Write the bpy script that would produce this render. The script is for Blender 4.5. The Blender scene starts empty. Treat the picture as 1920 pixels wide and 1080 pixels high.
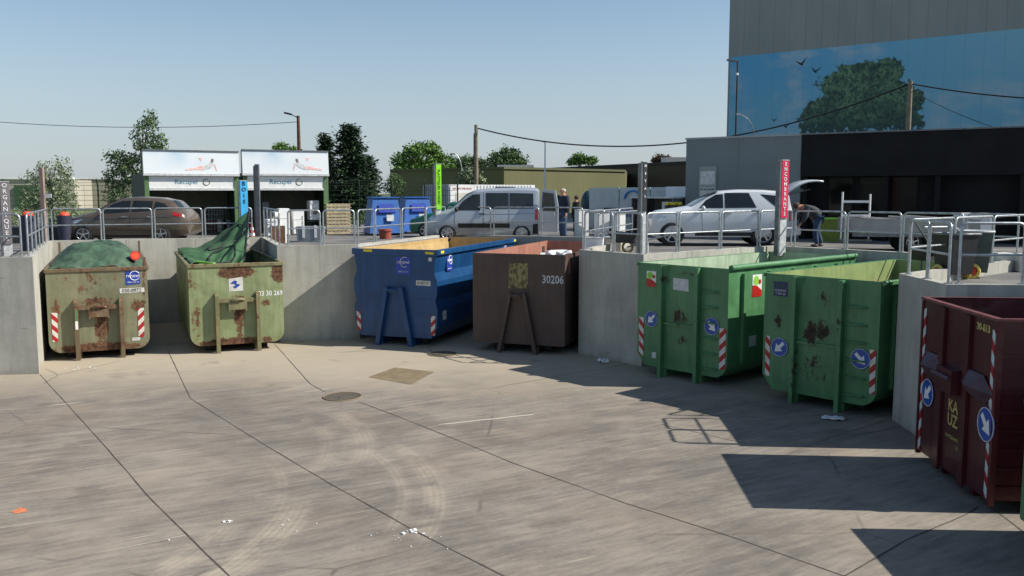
import bpy, bmesh, math, random
from mathutils import Vector, Matrix
random.seed(7)
R = math.radians
scene = bpy.context.scene
COL = scene.collection
# ------------------------------------------------------------ camera
CAM_H, PITCH, F = 4.27, 0.107, 1650.0          # metres, radians, focal length in px of a 1920 px wide frame
cd = bpy.data.cameras.new('camera'); cam = bpy.data.objects.new('camera', cd); COL.objects.link(cam)
cam.location = (0, 0, CAM_H); cam.rotation_euler = (math.pi/2 - PITCH, 0, 0)
cd.sensor_width = 36; cd.lens = 36*F/1920; cd.clip_start = .1; cd.clip_end = 6000
scene.camera = cam
# ------------------------------------------------------------ light
SUN_EL, SUN_AZ = R(40.5), R(-4)               # azimuth from +X towards +Y
w = bpy.data.worlds.new('World'); scene.world = w; w.use_nodes = True
nt = w.node_tree; nt.nodes.clear()
sky = nt.nodes.new('ShaderNodeTexSky'); sky.sky_type = 'NISHITA'; sky.sun_disc = False
sky.sun_elevation = SUN_EL; sky.sun_rotation = math.pi/2 - SUN_AZ
sky.air_density = 1.0; sky.dust_density = .4; sky.ozone_density = 2.2; sky.altitude = 0
bg = nt.nodes.new('ShaderNodeBackground'); bg.inputs['Strength'].default_value = .098
wo = nt.nodes.new('ShaderNodeOutputWorld')
tcw = nt.nodes.new('ShaderNodeTexCoord'); sx = nt.nodes.new('ShaderNodeSeparateXYZ'); nt.links.new(tcw.outputs['Generated'], sx.inputs[0])
mr = nt.nodes.new('ShaderNodeMapRange'); mr.interpolation_type = 'SMOOTHSTEP'; mr.inputs[1].default_value = -.05; mr.inputs[2].default_value = .24; mr.inputs[3].default_value = .85; mr.inputs[4].default_value = .0
nt.links.new(sx.outputs[2], mr.inputs[0])
tint = nt.nodes.new('ShaderNodeMix'); tint.data_type = 'RGBA'; tint.blend_type = 'MULTIPLY'; tint.inputs[0].default_value = 1; tint.inputs[7].default_value = (1.08, 1.06, 1.0, 1)
nt.links.new(sky.outputs[0], tint.inputs[6])
hz = nt.nodes.new('ShaderNodeMix'); hz.data_type = 'RGBA'; hz.inputs[7].default_value = (3.5, 4.05, 4.85, 1)   # pale summer haze low over the horizon
nzs = nt.nodes.new('ShaderNodeTexNoise'); nzs.inputs['Scale'].default_value = 1.6; nzs.inputs['Detail'].default_value = 5
mps = nt.nodes.new('ShaderNodeMapping'); mps.inputs[3].default_value = (1, 1, 5); nt.links.new(tcw.outputs['Generated'], mps.inputs[0]); nt.links.new(mps.outputs[0], nzs.inputs['Vector'])
mad = nt.nodes.new('ShaderNodeMath'); mad.operation = 'MULTIPLY_ADD'; mad.inputs[1].default_value = .22; nt.links.new(nzs.outputs[0], mad.inputs[0]); nt.links.new(mr.outputs[0], mad.inputs[2])
sb = nt.nodes.new('ShaderNodeMath'); sb.operation = 'SUBTRACT'; sb.use_clamp = True; sb.inputs[1].default_value = .08; nt.links.new(mad.outputs[0], sb.inputs[0])
nt.links.new(sb.outputs[0], hz.inputs[0]); nt.links.new(tint.outputs[2], hz.inputs[6])
nt.links.new(hz.outputs[2], bg.inputs[0]); nt.links.new(bg.outputs[0], wo.inputs[0])
sl = bpy.data.lights.new('sun', 'SUN'); sl.energy = 5.0; sl.angle = R(.5); sl.color = (1, .95, .87)
so = bpy.data.objects.new('sun', sl); COL.objects.link(so)
sd = Vector((math.cos(SUN_EL)*math.cos(SUN_AZ), math.cos(SUN_EL)*math.sin(SUN_AZ), math.sin(SUN_EL)))
so.rotation_euler = sd.to_track_quat('Z', 'Y').to_euler(); so.location = (30, 5, 40)
scene.view_settings.view_transform = 'Standard'; scene.view_settings.look = 'None'
scene.view_settings.exposure = .32; scene.view_settings.gamma = 1
# ------------------------------------------------------------ helpers
def at(px, py, z):
    u = (px-960)/F; v = (py-540)/F
    d = math.cos(PITCH) - math.sin(PITCH)*v; zz = -(math.sin(PITCH) + math.cos(PITCH)*v)
    t = (z-CAM_H)/zz
    return Vector((u*t, d*t, z))
def atd(px, py, d):                              # the point seen at a pixel, at depth d
    u = (px-960)/F; v = (py-540)/F
    dd = math.cos(PITCH) - math.sin(PITCH)*v; zz = -(math.sin(PITCH) + math.cos(PITCH)*v)
    t = d/dd
    return Vector((u*t, d, CAM_H + zz*t))
def tag(o, label=None, cat=None, group=None, kind=None):
    if label: o['label'] = label
    if cat: o['category'] = cat
    if group: o['group'] = group
    if kind: o['kind'] = kind
    return o
def empty(name, loc=(0, 0, 0), rz=0, label=None, cat=None, group=None, kind=None):
    o = bpy.data.objects.new(name, None); COL.objects.link(o); o.empty_display_size = .2
    o.location = loc; o.rotation_euler = (0, 0, rz)
    return tag(o, label, cat, group, kind)
def copy_tree(o, parent=None):
    c = o.copy(); COL.objects.link(c); c.parent = parent
    for ch in list(o.children): copy_tree(ch, c)
    return c
class MB:
    def __init__(s): s.v = []; s.f = []; s.sm = []
    def add(s, vs, fs, smooth=False):
        n = len(s.v); s.v += [tuple(v) for v in vs]
        for f in fs: s.f.append(tuple(i+n for i in f)); s.sm.append(smooth)
        return s
    def box(s, c, d, rz=0, m=None):
        hx, hy, hz = d[0]/2, d[1]/2, d[2]/2; c = Vector(c)
        rot = Matrix.Rotation(rz, 3, 'Z') if m is None else m
        vs = [c + rot @ Vector((x*hx, y*hy, z*hz)) for x, y, z in ((-1,-1,-1),(1,-1,-1),(1,1,-1),(-1,1,-1),(-1,-1,1),(1,-1,1),(1,1,1),(-1,1,1))]
        return s.add(vs, [(0,3,2,1),(4,5,6,7),(0,1,5,4),(1,2,6,5),(2,3,7,6),(3,0,4,7)])
    def bb(s, lo, hi):
        return s.box([(a+b)/2 for a, b in zip(lo, hi)], [b-a for a, b in zip(lo, hi)])
    def bar(s, a, b, wd, ht=None):                # square bar between two points
        a, b = Vector(a), Vector(b); d = b-a; L = d.length
        if L < 1e-6: return s
        q = d.to_track_quat('X', 'Z').to_matrix()
        return s.box((a+b)/2, (L, wd, ht or wd), m=q)
    def tube(s, pts, r, n=8, closed=False, cap=True, r2=None):
        pts = [Vector(p) for p in pts]; m = len(pts); rings = []
        up = None
        for i, p in enumerate(pts):
            if closed: t = (pts[(i+1) % m]-pts[i-1])
            else: t = (pts[min(i+1, m-1)]-pts[max(i-1, 0)])
            t.normalize()
            if up is None:
                up = Vector((0, 0, 1)) if abs(t.z) < .9 else Vector((1, 0, 0))
            sx = t.cross(up)
            if sx.length < 1e-4: sx = t.cross(Vector((0, 1, 0)))
            sx.normalize(); up2 = sx.cross(t); up = up2
            rr = r if r2 is None else r + (r2-r)*i/(m-1)
            rings.append([p + (sx*math.cos(a)+up2*math.sin(a))*rr for a in [2*math.pi*k/n for k in range(n)]])
        vs = [v for g in rings for v in g]; fs = []
        for i in range(m if closed else m-1):
            j = (i+1) % m
            for k in range(n):
                l = (k+1) % n; fs.append((i*n+k, i*n+l, j*n+l, j*n+k))
        s.add(vs, fs, True)
        if cap and not closed:
            s.add(rings[0], [tuple(range(n))[::-1]]); s.add(rings[-1], [tuple(range(n))])
        return s
    def prism(s, poly, origin, u, v, depth):      # 2D polygon on plane u,v extruded by vector depth
        o, u, v, dp = Vector(origin), Vector(u), Vector(v), Vector(depth); n = len(poly)
        a = [o+u*p[0]+v*p[1] for p in poly]; b = [q+dp for q in a]
        fs = [tuple(range(n)), tuple(range(2*n-1, n-1, -1))]
        for i in range(n):
            j = (i+1) % n; fs.append((i, n+i, n+j, j))
        return s.add(a+b, fs)
    def disc(s, c, axis, r, depth, n=24, r2=None):
        c, ax = Vector(c), Vector(axis).normalized(); up = Vector((0, 0, 1)) if abs(ax.z) < .9 else Vector((1, 0, 0))
        u = ax.cross(up).normalized(); v = ax.cross(u)
        a = [c + (u*math.cos(t)+v*math.sin(t))*r for t in [2*math.pi*k/n for k in range(n)]]
        b = [c + ax*depth + (u*math.cos(t)+v*math.sin(t))*(r2 or r) for t in [2*math.pi*k/n for k in range(n)]]
        s.add(a+b, [tuple(range(n)), tuple(range(2*n-1, n-1, -1))])
        return s.add(a+b, [(i, (i+1) % n, n+(i+1) % n, n+i) for i in range(n)], True)
    def ball(s, c, r, nu=14, nv=8, jit=0):
        c = Vector(c); r = r if hasattr(r, '__len__') else (r, r, r); vs = []; fs = []
        for j in range(nv+1):
            t = math.pi*j/nv
            for i in range(nu):
                p = 2*math.pi*i/nu; k = 1+random.uniform(-jit, jit)
                vs.append(c+Vector((math.sin(t)*math.cos(p)*r[0]*k, math.sin(t)*math.sin(p)*r[1]*k, math.cos(t)*r[2]*k)))
        for j in range(nv):
            for i in range(nu):
                k = (i+1) % nu; fs.append((j*nu+i, (j+1)*nu+i, (j+1)*nu+k, j*nu+k))
        return s.add(vs, fs, True)
    def build(s, name, mat, parent=None, bevel=0, fix=True):
        me = bpy.data.meshes.new(name); me.from_pydata(s.v, [], s.f); me.validate()
        if len(s.sm) == len(me.polygons):
            me.polygons.foreach_set('use_smooth', s.sm)
        if fix or bevel:
            bm = bmesh.new(); bm.from_mesh(me)
            if bevel:
                bmesh.ops.remove_doubles(bm, verts=bm.verts, dist=1e-5)
                try: bmesh.ops.bevel(bm, geom=[e for e in bm.edges if e.is_manifold and e.calc_face_angle(0) > .5], offset=bevel, segments=1, affect='EDGES', clamp_overlap=True)
                except Exception: pass
            bmesh.ops.recalc_face_normals(bm, faces=bm.faces)
            bm.to_mesh(me); bm.free()
        me.materials.append(mat)
        o = bpy.data.objects.new(name, me); COL.objects.link(o); o.parent = parent
        return o
# ------------------------------------------------------------ materials
class NT:
    def __init__(s, m): s.t = m.node_tree; s.n = s.t.nodes; s.l = s.t.links
    def new(s, ty, **k):
        n = s.n.new(ty)
        for a, b in k.items(): setattr(n, a, b)
        return n
    def lk(s, a, b): s.l.new(a, b)
    def setin(s, inp, v):
        if isinstance(v, bpy.types.NodeSocket): s.lk(v, inp)
        elif v is not None: inp.default_value = v
    def m(s, op, a, b=None, c=None, clamp=False):
        n = s.new('ShaderNodeMath', operation=op); n.use_clamp = clamp
        s.setin(n.inputs[0], a); s.setin(n.inputs[1], b); s.setin(n.inputs[2], c)
        return n.outputs[0]
    def noise(s, vec, scale, detail=4, rough=.55, dist=0, ntype=None):
        n = s.new('ShaderNodeTexNoise'); s.setin(n.inputs['Vector'], vec)
        n.inputs['Scale'].default_value = scale; n.inputs['Detail'].default_value = detail
        n.inputs['Roughness'].default_value = rough; n.inputs['Distortion'].default_value = dist
        return n.outputs[0]
    def mapping(s, vec, loc=(0,0,0), rot=(0,0,0), sc=(1,1,1)):
        n = s.new('ShaderNodeMapping'); s.lk(vec, n.inputs[0])
        n.inputs[1].default_value = loc; n.inputs[2].default_value = rot; n.inputs[3].default_value = sc
        return n.outputs[0]
    def streak(s, vec, ang, lx, ly, loc=(0, 0, 0)):   # features lx long along the angle, ly across
        n = s.new('ShaderNodeMapping'); n.vector_type = 'TEXTURE'; s.lk(vec, n.inputs[0])
        n.inputs[1].default_value = loc; n.inputs[2].default_value = (0, 0, R(ang)); n.inputs[3].default_value = (lx, ly, 1)
        return n.outputs[0]
    def ss(s, x, lo, hi):                          # smoothstep to 0..1
        n = s.new('ShaderNodeMapRange'); n.interpolation_type = 'SMOOTHSTEP'
        s.setin(n.inputs[0], x); n.inputs[1].default_value = lo; n.inputs[2].default_value = hi
        return n.outputs[0]
    def mix(s, f, a, b):
        n = s.new('ShaderNodeMix'); n.data_type = 'RGBA'
        s.setin(n.inputs[0], f); s.setin(n.inputs[6], c4(a)); s.setin(n.inputs[7], c4(b))
        return n.outputs[2]
    def xyz(s, vec):
        n = s.new('ShaderNodeSeparateXYZ'); s.lk(vec, n.inputs[0]); return n.outputs
    def obj(s): return s.new('ShaderNodeTexCoord').outputs['Object']
def c4(c):
    if isinstance(c, bpy.types.NodeSocket) or c is None: return c
    return (*c, 1) if len(c) == 3 else c
def srgb(r, g, b):
    f = lambda x: (x/255/12.92) if x/255 <= .04045 else ((x/255+.055)/1.055)**2.4
    return (f(r), f(g), f(b))
def newmat(name):
    m = bpy.data.materials.new(name); m.use_nodes = True
    t = NT(m); b = t.n['Principled BSDF']
    return m, t, b
def simple(name, col, rough=.6, metal=0, var=.15, scale=4, bump=0, spec=.5, coat=0):
    m, t, b = newmat(name)
    v = t.obj(); n = t.noise(v, scale, 5, .6)
    d = tuple(x*(1-var) for x in col); l = tuple(min(1, x*(1+var)) for x in col)
    t.lk(t.mix(t.ss(n, .3, .7), d, l), b.inputs['Base Color'])
    b.inputs['Roughness'].default_value = rough; b.inputs['Metallic'].default_value = metal
    b.inputs['Specular IOR Level'].default_value = spec; b.inputs['Coat Weight'].default_value = coat
    if bump:
        bn = t.new('ShaderNodeBump'); bn.inputs['Strength'].default_value = bump; bn.inputs['Distance'].default_value = .02
        t.lk(t.noise(v, scale*6, 6, .6), bn.inputs['Height']); t.lk(bn.outputs[0], b.inputs['Normal'])
    return m
RUST = srgb(112, 80, 54); RUSTD = srgb(66, 42, 30)
def steel(name, col, amount=.5, blobs=(), rough=.55, rustc=RUST, rustd=RUSTD, fade=.2, seed=0, edge=None, fadecol=None):
    """painted steel with dirt, scratches and rust spots; blobs: (x, z, rx, rz, strength) in the container's own metres"""
    m, t, b = newmat(name); v = t.obj(); vv = t.mapping(v, loc=(seed*3.1, seed*1.7, seed)); X = t.xyz(v)
    n1 = t.noise(vv, 1.3, 6, .6); n2 = t.noise(vv, 5.5, 8, .68)
    stv = t.mapping(vv, sc=(7, 7, .6)); n3 = t.noise(stv, 1.2, 5, .6)
    lum = t.m('ADD', t.m('MULTIPLY', n1, .55), t.m('MULTIPLY', n3, .45))
    cA = tuple(x*(1-fade) for x in col); cB = fadecol or tuple(min(1, x*(1+fade)+.008) for x in col)
    base = t.mix(t.ss(lum, .35, .68), cA, cB)
    dirt = t.ss(t.noise(t.mapping(vv, sc=(3, 3, .8)), 1.5, 7, .7), .5, .85)
    base = t.mix(t.m('MULTIPLY', dirt, .35), base, (.05, .045, .035))
    fine = t.noise(vv, 16, 6, .7)
    f = t.m('ADD', t.m('ADD', t.m('MULTIPLY', n2, .7), t.m('MULTIPLY', fine, .3)), t.m('ADD', t.m('MULTIPLY', t.m('SUBTRACT', n1, .5), .4), t.m('MULTIPLY', t.m('SUBTRACT', t.noise(t.mapping(vv, sc=(9, 9, 1)), 1.6, 5, .65), .5), .4)))
    tot = None
    for (bx, bz, rx, rz, st) in blobs:
        q = t.m('ADD', t.m('POWER', t.m('ABSOLUTE', t.m('DIVIDE', t.m('SUBTRACT', X[0], bx), rx)), 2), t.m('POWER', t.m('ABSOLUTE', t.m('DIVIDE', t.m('SUBTRACT', X[2], bz), rz)), 2))
        k = t.m('MULTIPLY', t.m('SUBTRACT', 1, q, clamp=True), st)
        tot = k if tot is None else t.m('MAXIMUM', tot, k)
    if tot is not None: f = t.m('ADD', f, tot)
    if edge is not None:                            # rust gathers along the lower edge and the rim (z values)
        lo, hi = edge
        e1 = t.ss(X[2], lo+.35, lo); e2 = t.ss(X[2], hi-.14, hi)
        f = t.m('ADD', f, t.m('MULTIPLY', t.m('MAXIMUM', e1, e2), .13))
    th = .79 - .16*amount
    mask = t.ss(f, th-.01, th+.06)
    halo = t.m('MULTIPLY', t.ss(t.m('ADD', f, t.m('MULTIPLY', t.m('SUBTRACT', n3, .5), .35)), th-.13, th+.03), .5)
    base = t.mix(halo, base, tuple(a*.55+b_*.45 for a, b_ in zip(rustc, col)))
    rc = t.mix(t.ss(t.noise(vv, 11, 5, .6), .35, .65), rustd, rustc)
    t.lk(t.mix(mask, base, rc), b.inputs['Base Color'])
    rr = t.m('ADD', rough, t.m('MULTIPLY', mask, .9-rough)); t.lk(rr, b.inputs['Roughness'])
    bn = t.new('ShaderNodeBump'); bn.inputs['Strength'].default_value = .5; bn.inputs['Distance'].default_value = .03
    t.lk(t.m('ADD', t.m('MULTIPLY', n2, .35), t.m('ADD', t.m('MULTIPLY', mask, .15), t.m('MULTIPLY', t.noise(vv, .9, 2, .4, .6), 5.0))), bn.inputs['Height']); t.lk(bn.outputs[0], b.inputs['Normal'])
    return m
def stripes(name, c1, c2, period, sgn=1, ax=0):
    m, t, b = newmat(name); X = t.xyz(t.obj())
    f = t.m('FRACT', t.m('DIVIDE', t.m('ADD', t.m('MULTIPLY', X[ax], sgn), X[2]), period))
    n = t.noise(t.obj(), 9, 4)
    k = t.m('GREATER_THAN', f, .5)
    base = t.mix(k, c1, c2); base = t.mix(t.m('MULTIPLY', t.ss(n, .5, .8), .5), base, (.12, .1, .08))
    t.lk(base, b.inputs['Base Color']); b.inputs['Roughness'].default_value = .45
    return m
def glass(name, col=(.012, .016, .018), rough=.06):
    m, t, b = newmat(name)
    t.lk(t.mix(t.noise(t.obj(), 2.5, 3), tuple(c*.6 for c in col), tuple(c*1.5 for c in col)), b.inputs['Base Color'])
    b.inputs['Roughness'].default_value = rough; b.inputs['Specular IOR Level'].default_value = .6
    return m
M = {}
def mk(k, *a, **kw): M[k] = simple(k, *a, **kw); return M[k]
mk('galv', (.42, .45, .46), .42, .75, .2, 6); mk('galv_dark', (.16, .17, .175), .5, .5, .2, 5)
mk('white', (.78, .78, .76), .5, 0, .06, 3); mk('offwhite', (.6, .58, .52), .6, 0, .15, 5)
mk('black', (.014, .014, .015), .6, 0, .4, 5); mk('rubber', (.02, .02, .02), .8, 0, .3, 9)
mk('alu', (.5, .51, .52), .3, .9, .15, 9); mk('dark', (.03, .032, .032), .7, 0, .3, 6)
mk('red', srgb(176, 32, 28), .4, 0, .15, 5); mk('orange', srgb(225, 75, 40), .5, 0, .15, 5)
mk('signblue', srgb(34, 78, 160), .35, 0, .12, 5); mk('stickerblue', srgb(38, 66, 160), .4, 0, .15, 9)
mk('stickerdark', srgb(40, 52, 90), .5, 0, .2, 9)
mk('pale', (.55, .56, .55), .5, 0, .2, 9); mk('wood', srgb(150, 120, 85), .8, 0, .3, 8); mk('wooddark', srgb(92, 58, 38), .75, 0, .3, 6)
mk('paper', (.75, .75, .73), .8, 0, .1, 6); mk('concrete_pole', srgb(128, 118, 98), .85, 0, .2, 3, .3)
mk('kiosk', srgb(86, 116, 74), .6, 0, .12, 3); mk('kiosk_dark', srgb(52, 66, 46), .7, 0, .15, 3)
mk('skin', srgb(190, 138, 112), .6, 0, .08, 12); mk('jeans', srgb(48, 72, 98), .8, 0, .25, 9)
mk('navy', srgb(26, 34, 52), .85, 0, .25, 7); mk('darkcloth', srgb(34, 36, 34), .85, 0, .25, 7); mk('greycloth', srgb(62, 64, 68), .85, 0, .25, 7)
mk('greyhair', srgb(190, 184, 174), .9, 0, .2, 30); mk('brownhair', srgb(84, 62, 50), .9, 0, .2, 30); mk('shoe', (.03, .028, .026), .6)
M['glass'] = glass('window_glass'); M['glass_dim'] = glass('tinted_glass', (.022, .027, .025), .1)
def text(name, s, size, mat, parent, loc, rot=(math.pi/2, 0, 0), sx=1, bold=0, ext=.002, spacing=1):
    cu = bpy.data.curves.new(name, 'FONT'); cu.body = s; cu.size = size; cu.extrude = ext; cu.offset = bold
    cu.align_x = 'CENTER'; cu.align_y = 'CENTER'; cu.space_character = spacing; cu.resolution_u = 2
    tmp = bpy.data.objects.new('tmp', cu); COL.objects.link(tmp)
    me = bpy.data.meshes.new_from_object(tmp); bpy.data.objects.remove(tmp)
    me.transform(Matrix.Diagonal((sx, 1, 1, 1))); me.materials.clear(); me.materials.append(mat)
    o = bpy.data.objects.new(name, me); COL.objects.link(o); o.parent = parent
    o.location = loc; o.rotation_euler = rot
    return o
# ------------------------------------------------------------ the setting: yard floor, raised platform, retaining walls
WT, PZ = 2.787, 2.55                             # top of the walls, platform level
K = [(-60, 14), (-11.25, 20.6), (-14.5, 27.75), (-8.6, 30.2), (-6.72, 25.15), (-4.5, 25.75), (-2.45, 31.95), (3.95, 29.6), (1.78, 23.3),
     (3.22, 21.5), (7.5, 25.0), (11.7, 20.2), (7.22, 16.35), (7.12, 14.35), (13.75, 13.92), (13.4, 5.0), (60, 4.0)]
def concrete_yard():
    m, t, b = newmat('yard_concrete'); v = t.obj(); X = t.xyz(v)
    wv = t.new('ShaderNodeTexNoise'); t.lk(v, wv.inputs['Vector']); wv.inputs['Scale'].default_value = .45; wv.inputs['Detail'].default_value = 3
    vm = t.new('ShaderNodeVectorMath', operation='SCALE'); t.lk(wv.outputs['Color'], vm.inputs[0]); vm.inputs['Scale'].default_value = .3
    va = t.new('ShaderNodeVectorMath', operation='ADD'); t.lk(v, va.inputs[0]); t.lk(vm.outputs[0], va.inputs[1]); wp = va.outputs[0]
    n1 = t.noise(v, .28, 5, .6); n2 = t.noise(v, 1.6, 7, .62)
    n3 = t.noise(t.streak(wp, 30, 2.2, .5), 1.0, 8, .65); n4 = t.noise(t.streak(wp, 24, 1.5, .11), 1.0, 6, .62); n5 = t.noise(t.streak(wp, 40, 1.1, .08, (4, 1, 0)), 1.0, 6, .62); n6 = t.noise(v, 14, 5, .7)
    s = t.m('ADD', t.m('ADD', t.m('MULTIPLY', n1, .3), t.m('MULTIPLY', n2, .16)), t.m('ADD', t.m('MULTIPLY', n3, .14), t.m('ADD', t.m('MULTIPLY', n4, .17), t.m('ADD', t.m('MULTIPLY', n5, .13), t.m('MULTIPLY', n6, .1)))))
    base = t.mix(t.ss(s, .4, .62), srgb(104, 99, 92), srgb(154, 144, 131))
    base = t.mix(t.m('MULTIPLY', t.ss(t.noise(v, .5, 6, .6), .45, .75), .3), base, srgb(146, 126, 108))
    base = t.mix(t.m('MULTIPLY', t.ss(t.noise(t.streak(wp, 26, 2.5, .2, (7, 2, 0)), 1.0, 7, .7), .56, .7), .35), base, srgb(160, 148, 130))
    # pale, less worn strip near the containers, greyer where lorries turn
    wear = t.ss(t.m('ADD', X[1], t.m('MULTIPLY', t.noise(v, .25, 3), 5)), 19.5, 24.5)
    base = t.mix(t.m('MULTIPLY', wear, .75), base, srgb(178, 166, 145))
    # thin pale scrapes
    rv3 = t.streak(wp, 33, 4.5, .16); sc = t.ss(t.noise(rv3, 1.5, 4, .55, .1), .655, .73)
    sc = t.m('MULTIPLY', sc, t.ss(t.noise(v, .6, 3), .48, .62)); base = t.mix(t.m('MULTIPLY', sc, .55), base, srgb(208, 198, 180))
    # dark rubber smears
    rv4 = t.streak(wp, 42, 3.0, .4, (3, 8, 0)); dk = t.ss(t.noise(rv4, 1.1, 6, .6, .2), .57, .73)
    base = t.mix(t.m('MULTIPLY', dk, .2), base, srgb(92, 88, 84))
    # tyre arcs: rings (cx, cy, radius, half width, x range, y range, strength)
    for (cx, cy, r, hw, ax, ay, cw, st) in ARCS:
        dx = t.m('SUBTRACT', X[0], cx); dy = t.m('SUBTRACT', X[1], cy)
        d = t.m('SQRT', t.m('ADD', t.m('MULTIPLY', dx, dx), t.m('MULTIPLY', dy, dy)))
        ring = t.ss(t.m('ABSOLUTE', t.m('SUBTRACT', d, r)), hw*1.15, hw*.4)
        dot = t.m('DIVIDE', t.m('ADD', t.m('MULTIPLY', dx, ax), t.m('MULTIPLY', dy, ay)), d)
        ring = t.m('MULTIPLY', ring, t.ss(dot, cw-.04, 1.0))
        comb = t.m('ADD', .8, t.m('MULTIPLY', t.m('SINE', t.m('MULTIPLY', d, 70)), .2))
        ring = t.m('MULTIPLY', t.m('MULTIPLY', ring, comb), t.ss(n2, .3, .6))
        base = t.mix(t.m('MULTIPLY', t.m('MULTIPLY', ring, t.ss(n3, .2, .55)), st*.72), base, srgb(176, 164, 145))
    oil = t.ss(t.m('ADD', t.m('MULTIPLY', t.noise(v, .7, 2), .7), t.m('MULTIPLY', t.noise(v, 3, 6), .3)), .6, .68); base = t.mix(t.m('MULTIPLY', oil, .3), base, srgb(84, 76, 68))
    vo = t.new('ShaderNodeTexVoronoi', feature='DISTANCE_TO_EDGE'); t.lk(wp, vo.inputs['Vector']); vo.inputs['Scale'].default_value = .16; ck = t.m('MULTIPLY', t.ss(vo.outputs[0], .006, .001), t.ss(t.noise(v, .4, 3), .5, .6)); base = t.mix(t.m('MULTIPLY', ck, .45), base, srgb(70, 64, 58))
    spk = t.ss(t.noise(v, 45, 3, .7), .6, .8); base = t.mix(t.m('MULTIPLY', spk, .22), base, srgb(88, 82, 74))
    dots = t.ss(t.noise(v, 8, 2, .5), .74, .78); base = t.mix(t.m('MULTIPLY', dots, .5), base, srgb(84, 70, 56))
    t.lk(base, b.inputs['Base Color']); b.inputs['Roughness'].default_value = .88; b.inputs['Specular IOR Level'].default_value = .25
    bn = t.new('ShaderNodeBump'); bn.inputs['Strength'].default_value = .25; bn.inputs['Distance'].default_value = .01
    t.lk(t.noise(v, 20, 8, .7), bn.inputs['Height']); t.lk(bn.outputs[0], b.inputs['Normal'])
    return m
def adir(deg): return math.cos(R(deg)), math.sin(R(deg))
ARCS = [(-6.7, 11.44, 5.66, .2, *adir(13), .9, .8), (-6.7, 11.44, 5.2, .13, *adir(12), .92, .6), (-7.93, 11.29, 4.72, .12, *adir(12), .94, .4), (-7.93, 11.29, 5.0, .3, *adir(-20), .9, 1.1), (-7.93, 11.29, 4.3, .26, *adir(-28), .9, .9), (-7.25, 13.78, 4.85, .24, *adir(18), .88, .55), (-7.25, 13.78, 4.2, .16, *adir(14), .9, .4)]
yard = MB().add([(-80, -30, 0), (80, -30, 0), (80, 60, 0), (-80, 60, 0)], [(0, 1, 2, 3)]).build('ground', concrete_yard(), fix=False)
tag(yard, kind='structure')
asph = newmat('asphalt'); mm, t, b = asph; v = t.obj()
t.lk(t.mix(t.ss(t.noise(v, .8, 8, .65), .35, .68), srgb(92, 91, 90), srgb(124, 121, 116)), b.inputs['Base Color']); b.inputs['Roughness'].default_value = .9
M['asphalt'] = mm
mk('grass', srgb(92, 100, 62), .95, 0, .35, .3); mk('joint', srgb(76, 69, 62), .95, 0, .35, 3); mk('joint_light', srgb(104, 97, 88), .95, 0, .3, 12)
def inset_path(P, w):                            # mitred offset to the platform side
    out = []
    for i in range(len(P)):
        a = Vector(P[i-1]) if i > 0 else None; p = Vector(P[i]); c = Vector(P[i+1]) if i < len(P)-1 else None
        ns = []
        for s, e in ((a, p), (p, c)):
            if s is None or e is None: continue
            t_ = (e-s).normalized(); ns.append(Vector((-t_.y, t_.x)))
        if len(ns) == 1: out.append(p+ns[0]*w)
        else:
            n = (ns[0]+ns[1]).normalized(); out.append(p + n*(w/max(.3, n.dot(ns[0]))))
    return out
KI = inset_path(K, .2); KI2 = inset_path(K, .1)
from mathutils.geometry import tessellate_polygon
poly = [Vector((p.x, p.y, PZ)) for p in KI] + [Vector((900, 4, PZ)), Vector((3000, 3000, PZ)), Vector((-3000, 3000, PZ)), Vector((-900, 14, PZ))]
# platform: asphalt near, grass far
near = [Vector((p.x, p.y, PZ)) for p in KI] + [Vector((60, 62, PZ)), Vector((-60, 62, PZ))]
tri = tessellate_polygon([near])
pl = MB().add(near, [tuple(x) for x in tri]).build('raised_pavement', M['asphalt']); tag(pl, kind='structure')
if pl.data.polygons[0].normal.z < 0: pl.data.flip_normals()
far = MB().add([(-3000, 62, PZ-.004), (3000, 62, PZ-.004), (3000, 4500, PZ-.004), (-3000, 4500, PZ-.004)], [(0, 1, 2, 3)])
far.add([(60, 3.9, PZ-.004), (3000, 3.9, PZ-.004), (3000, 62, PZ-.004), (60, 62, PZ-.004)], [(0, 1, 2, 3)])
far.add([(-3000, 14, PZ-.004), (-60, 14, PZ-.004), (-60, 62, PZ-.004), (-3000, 62, PZ-.004)], [(0, 1, 2, 3)])
tag(far.build('terrain', M['grass'], fix=False), kind='structure')
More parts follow.
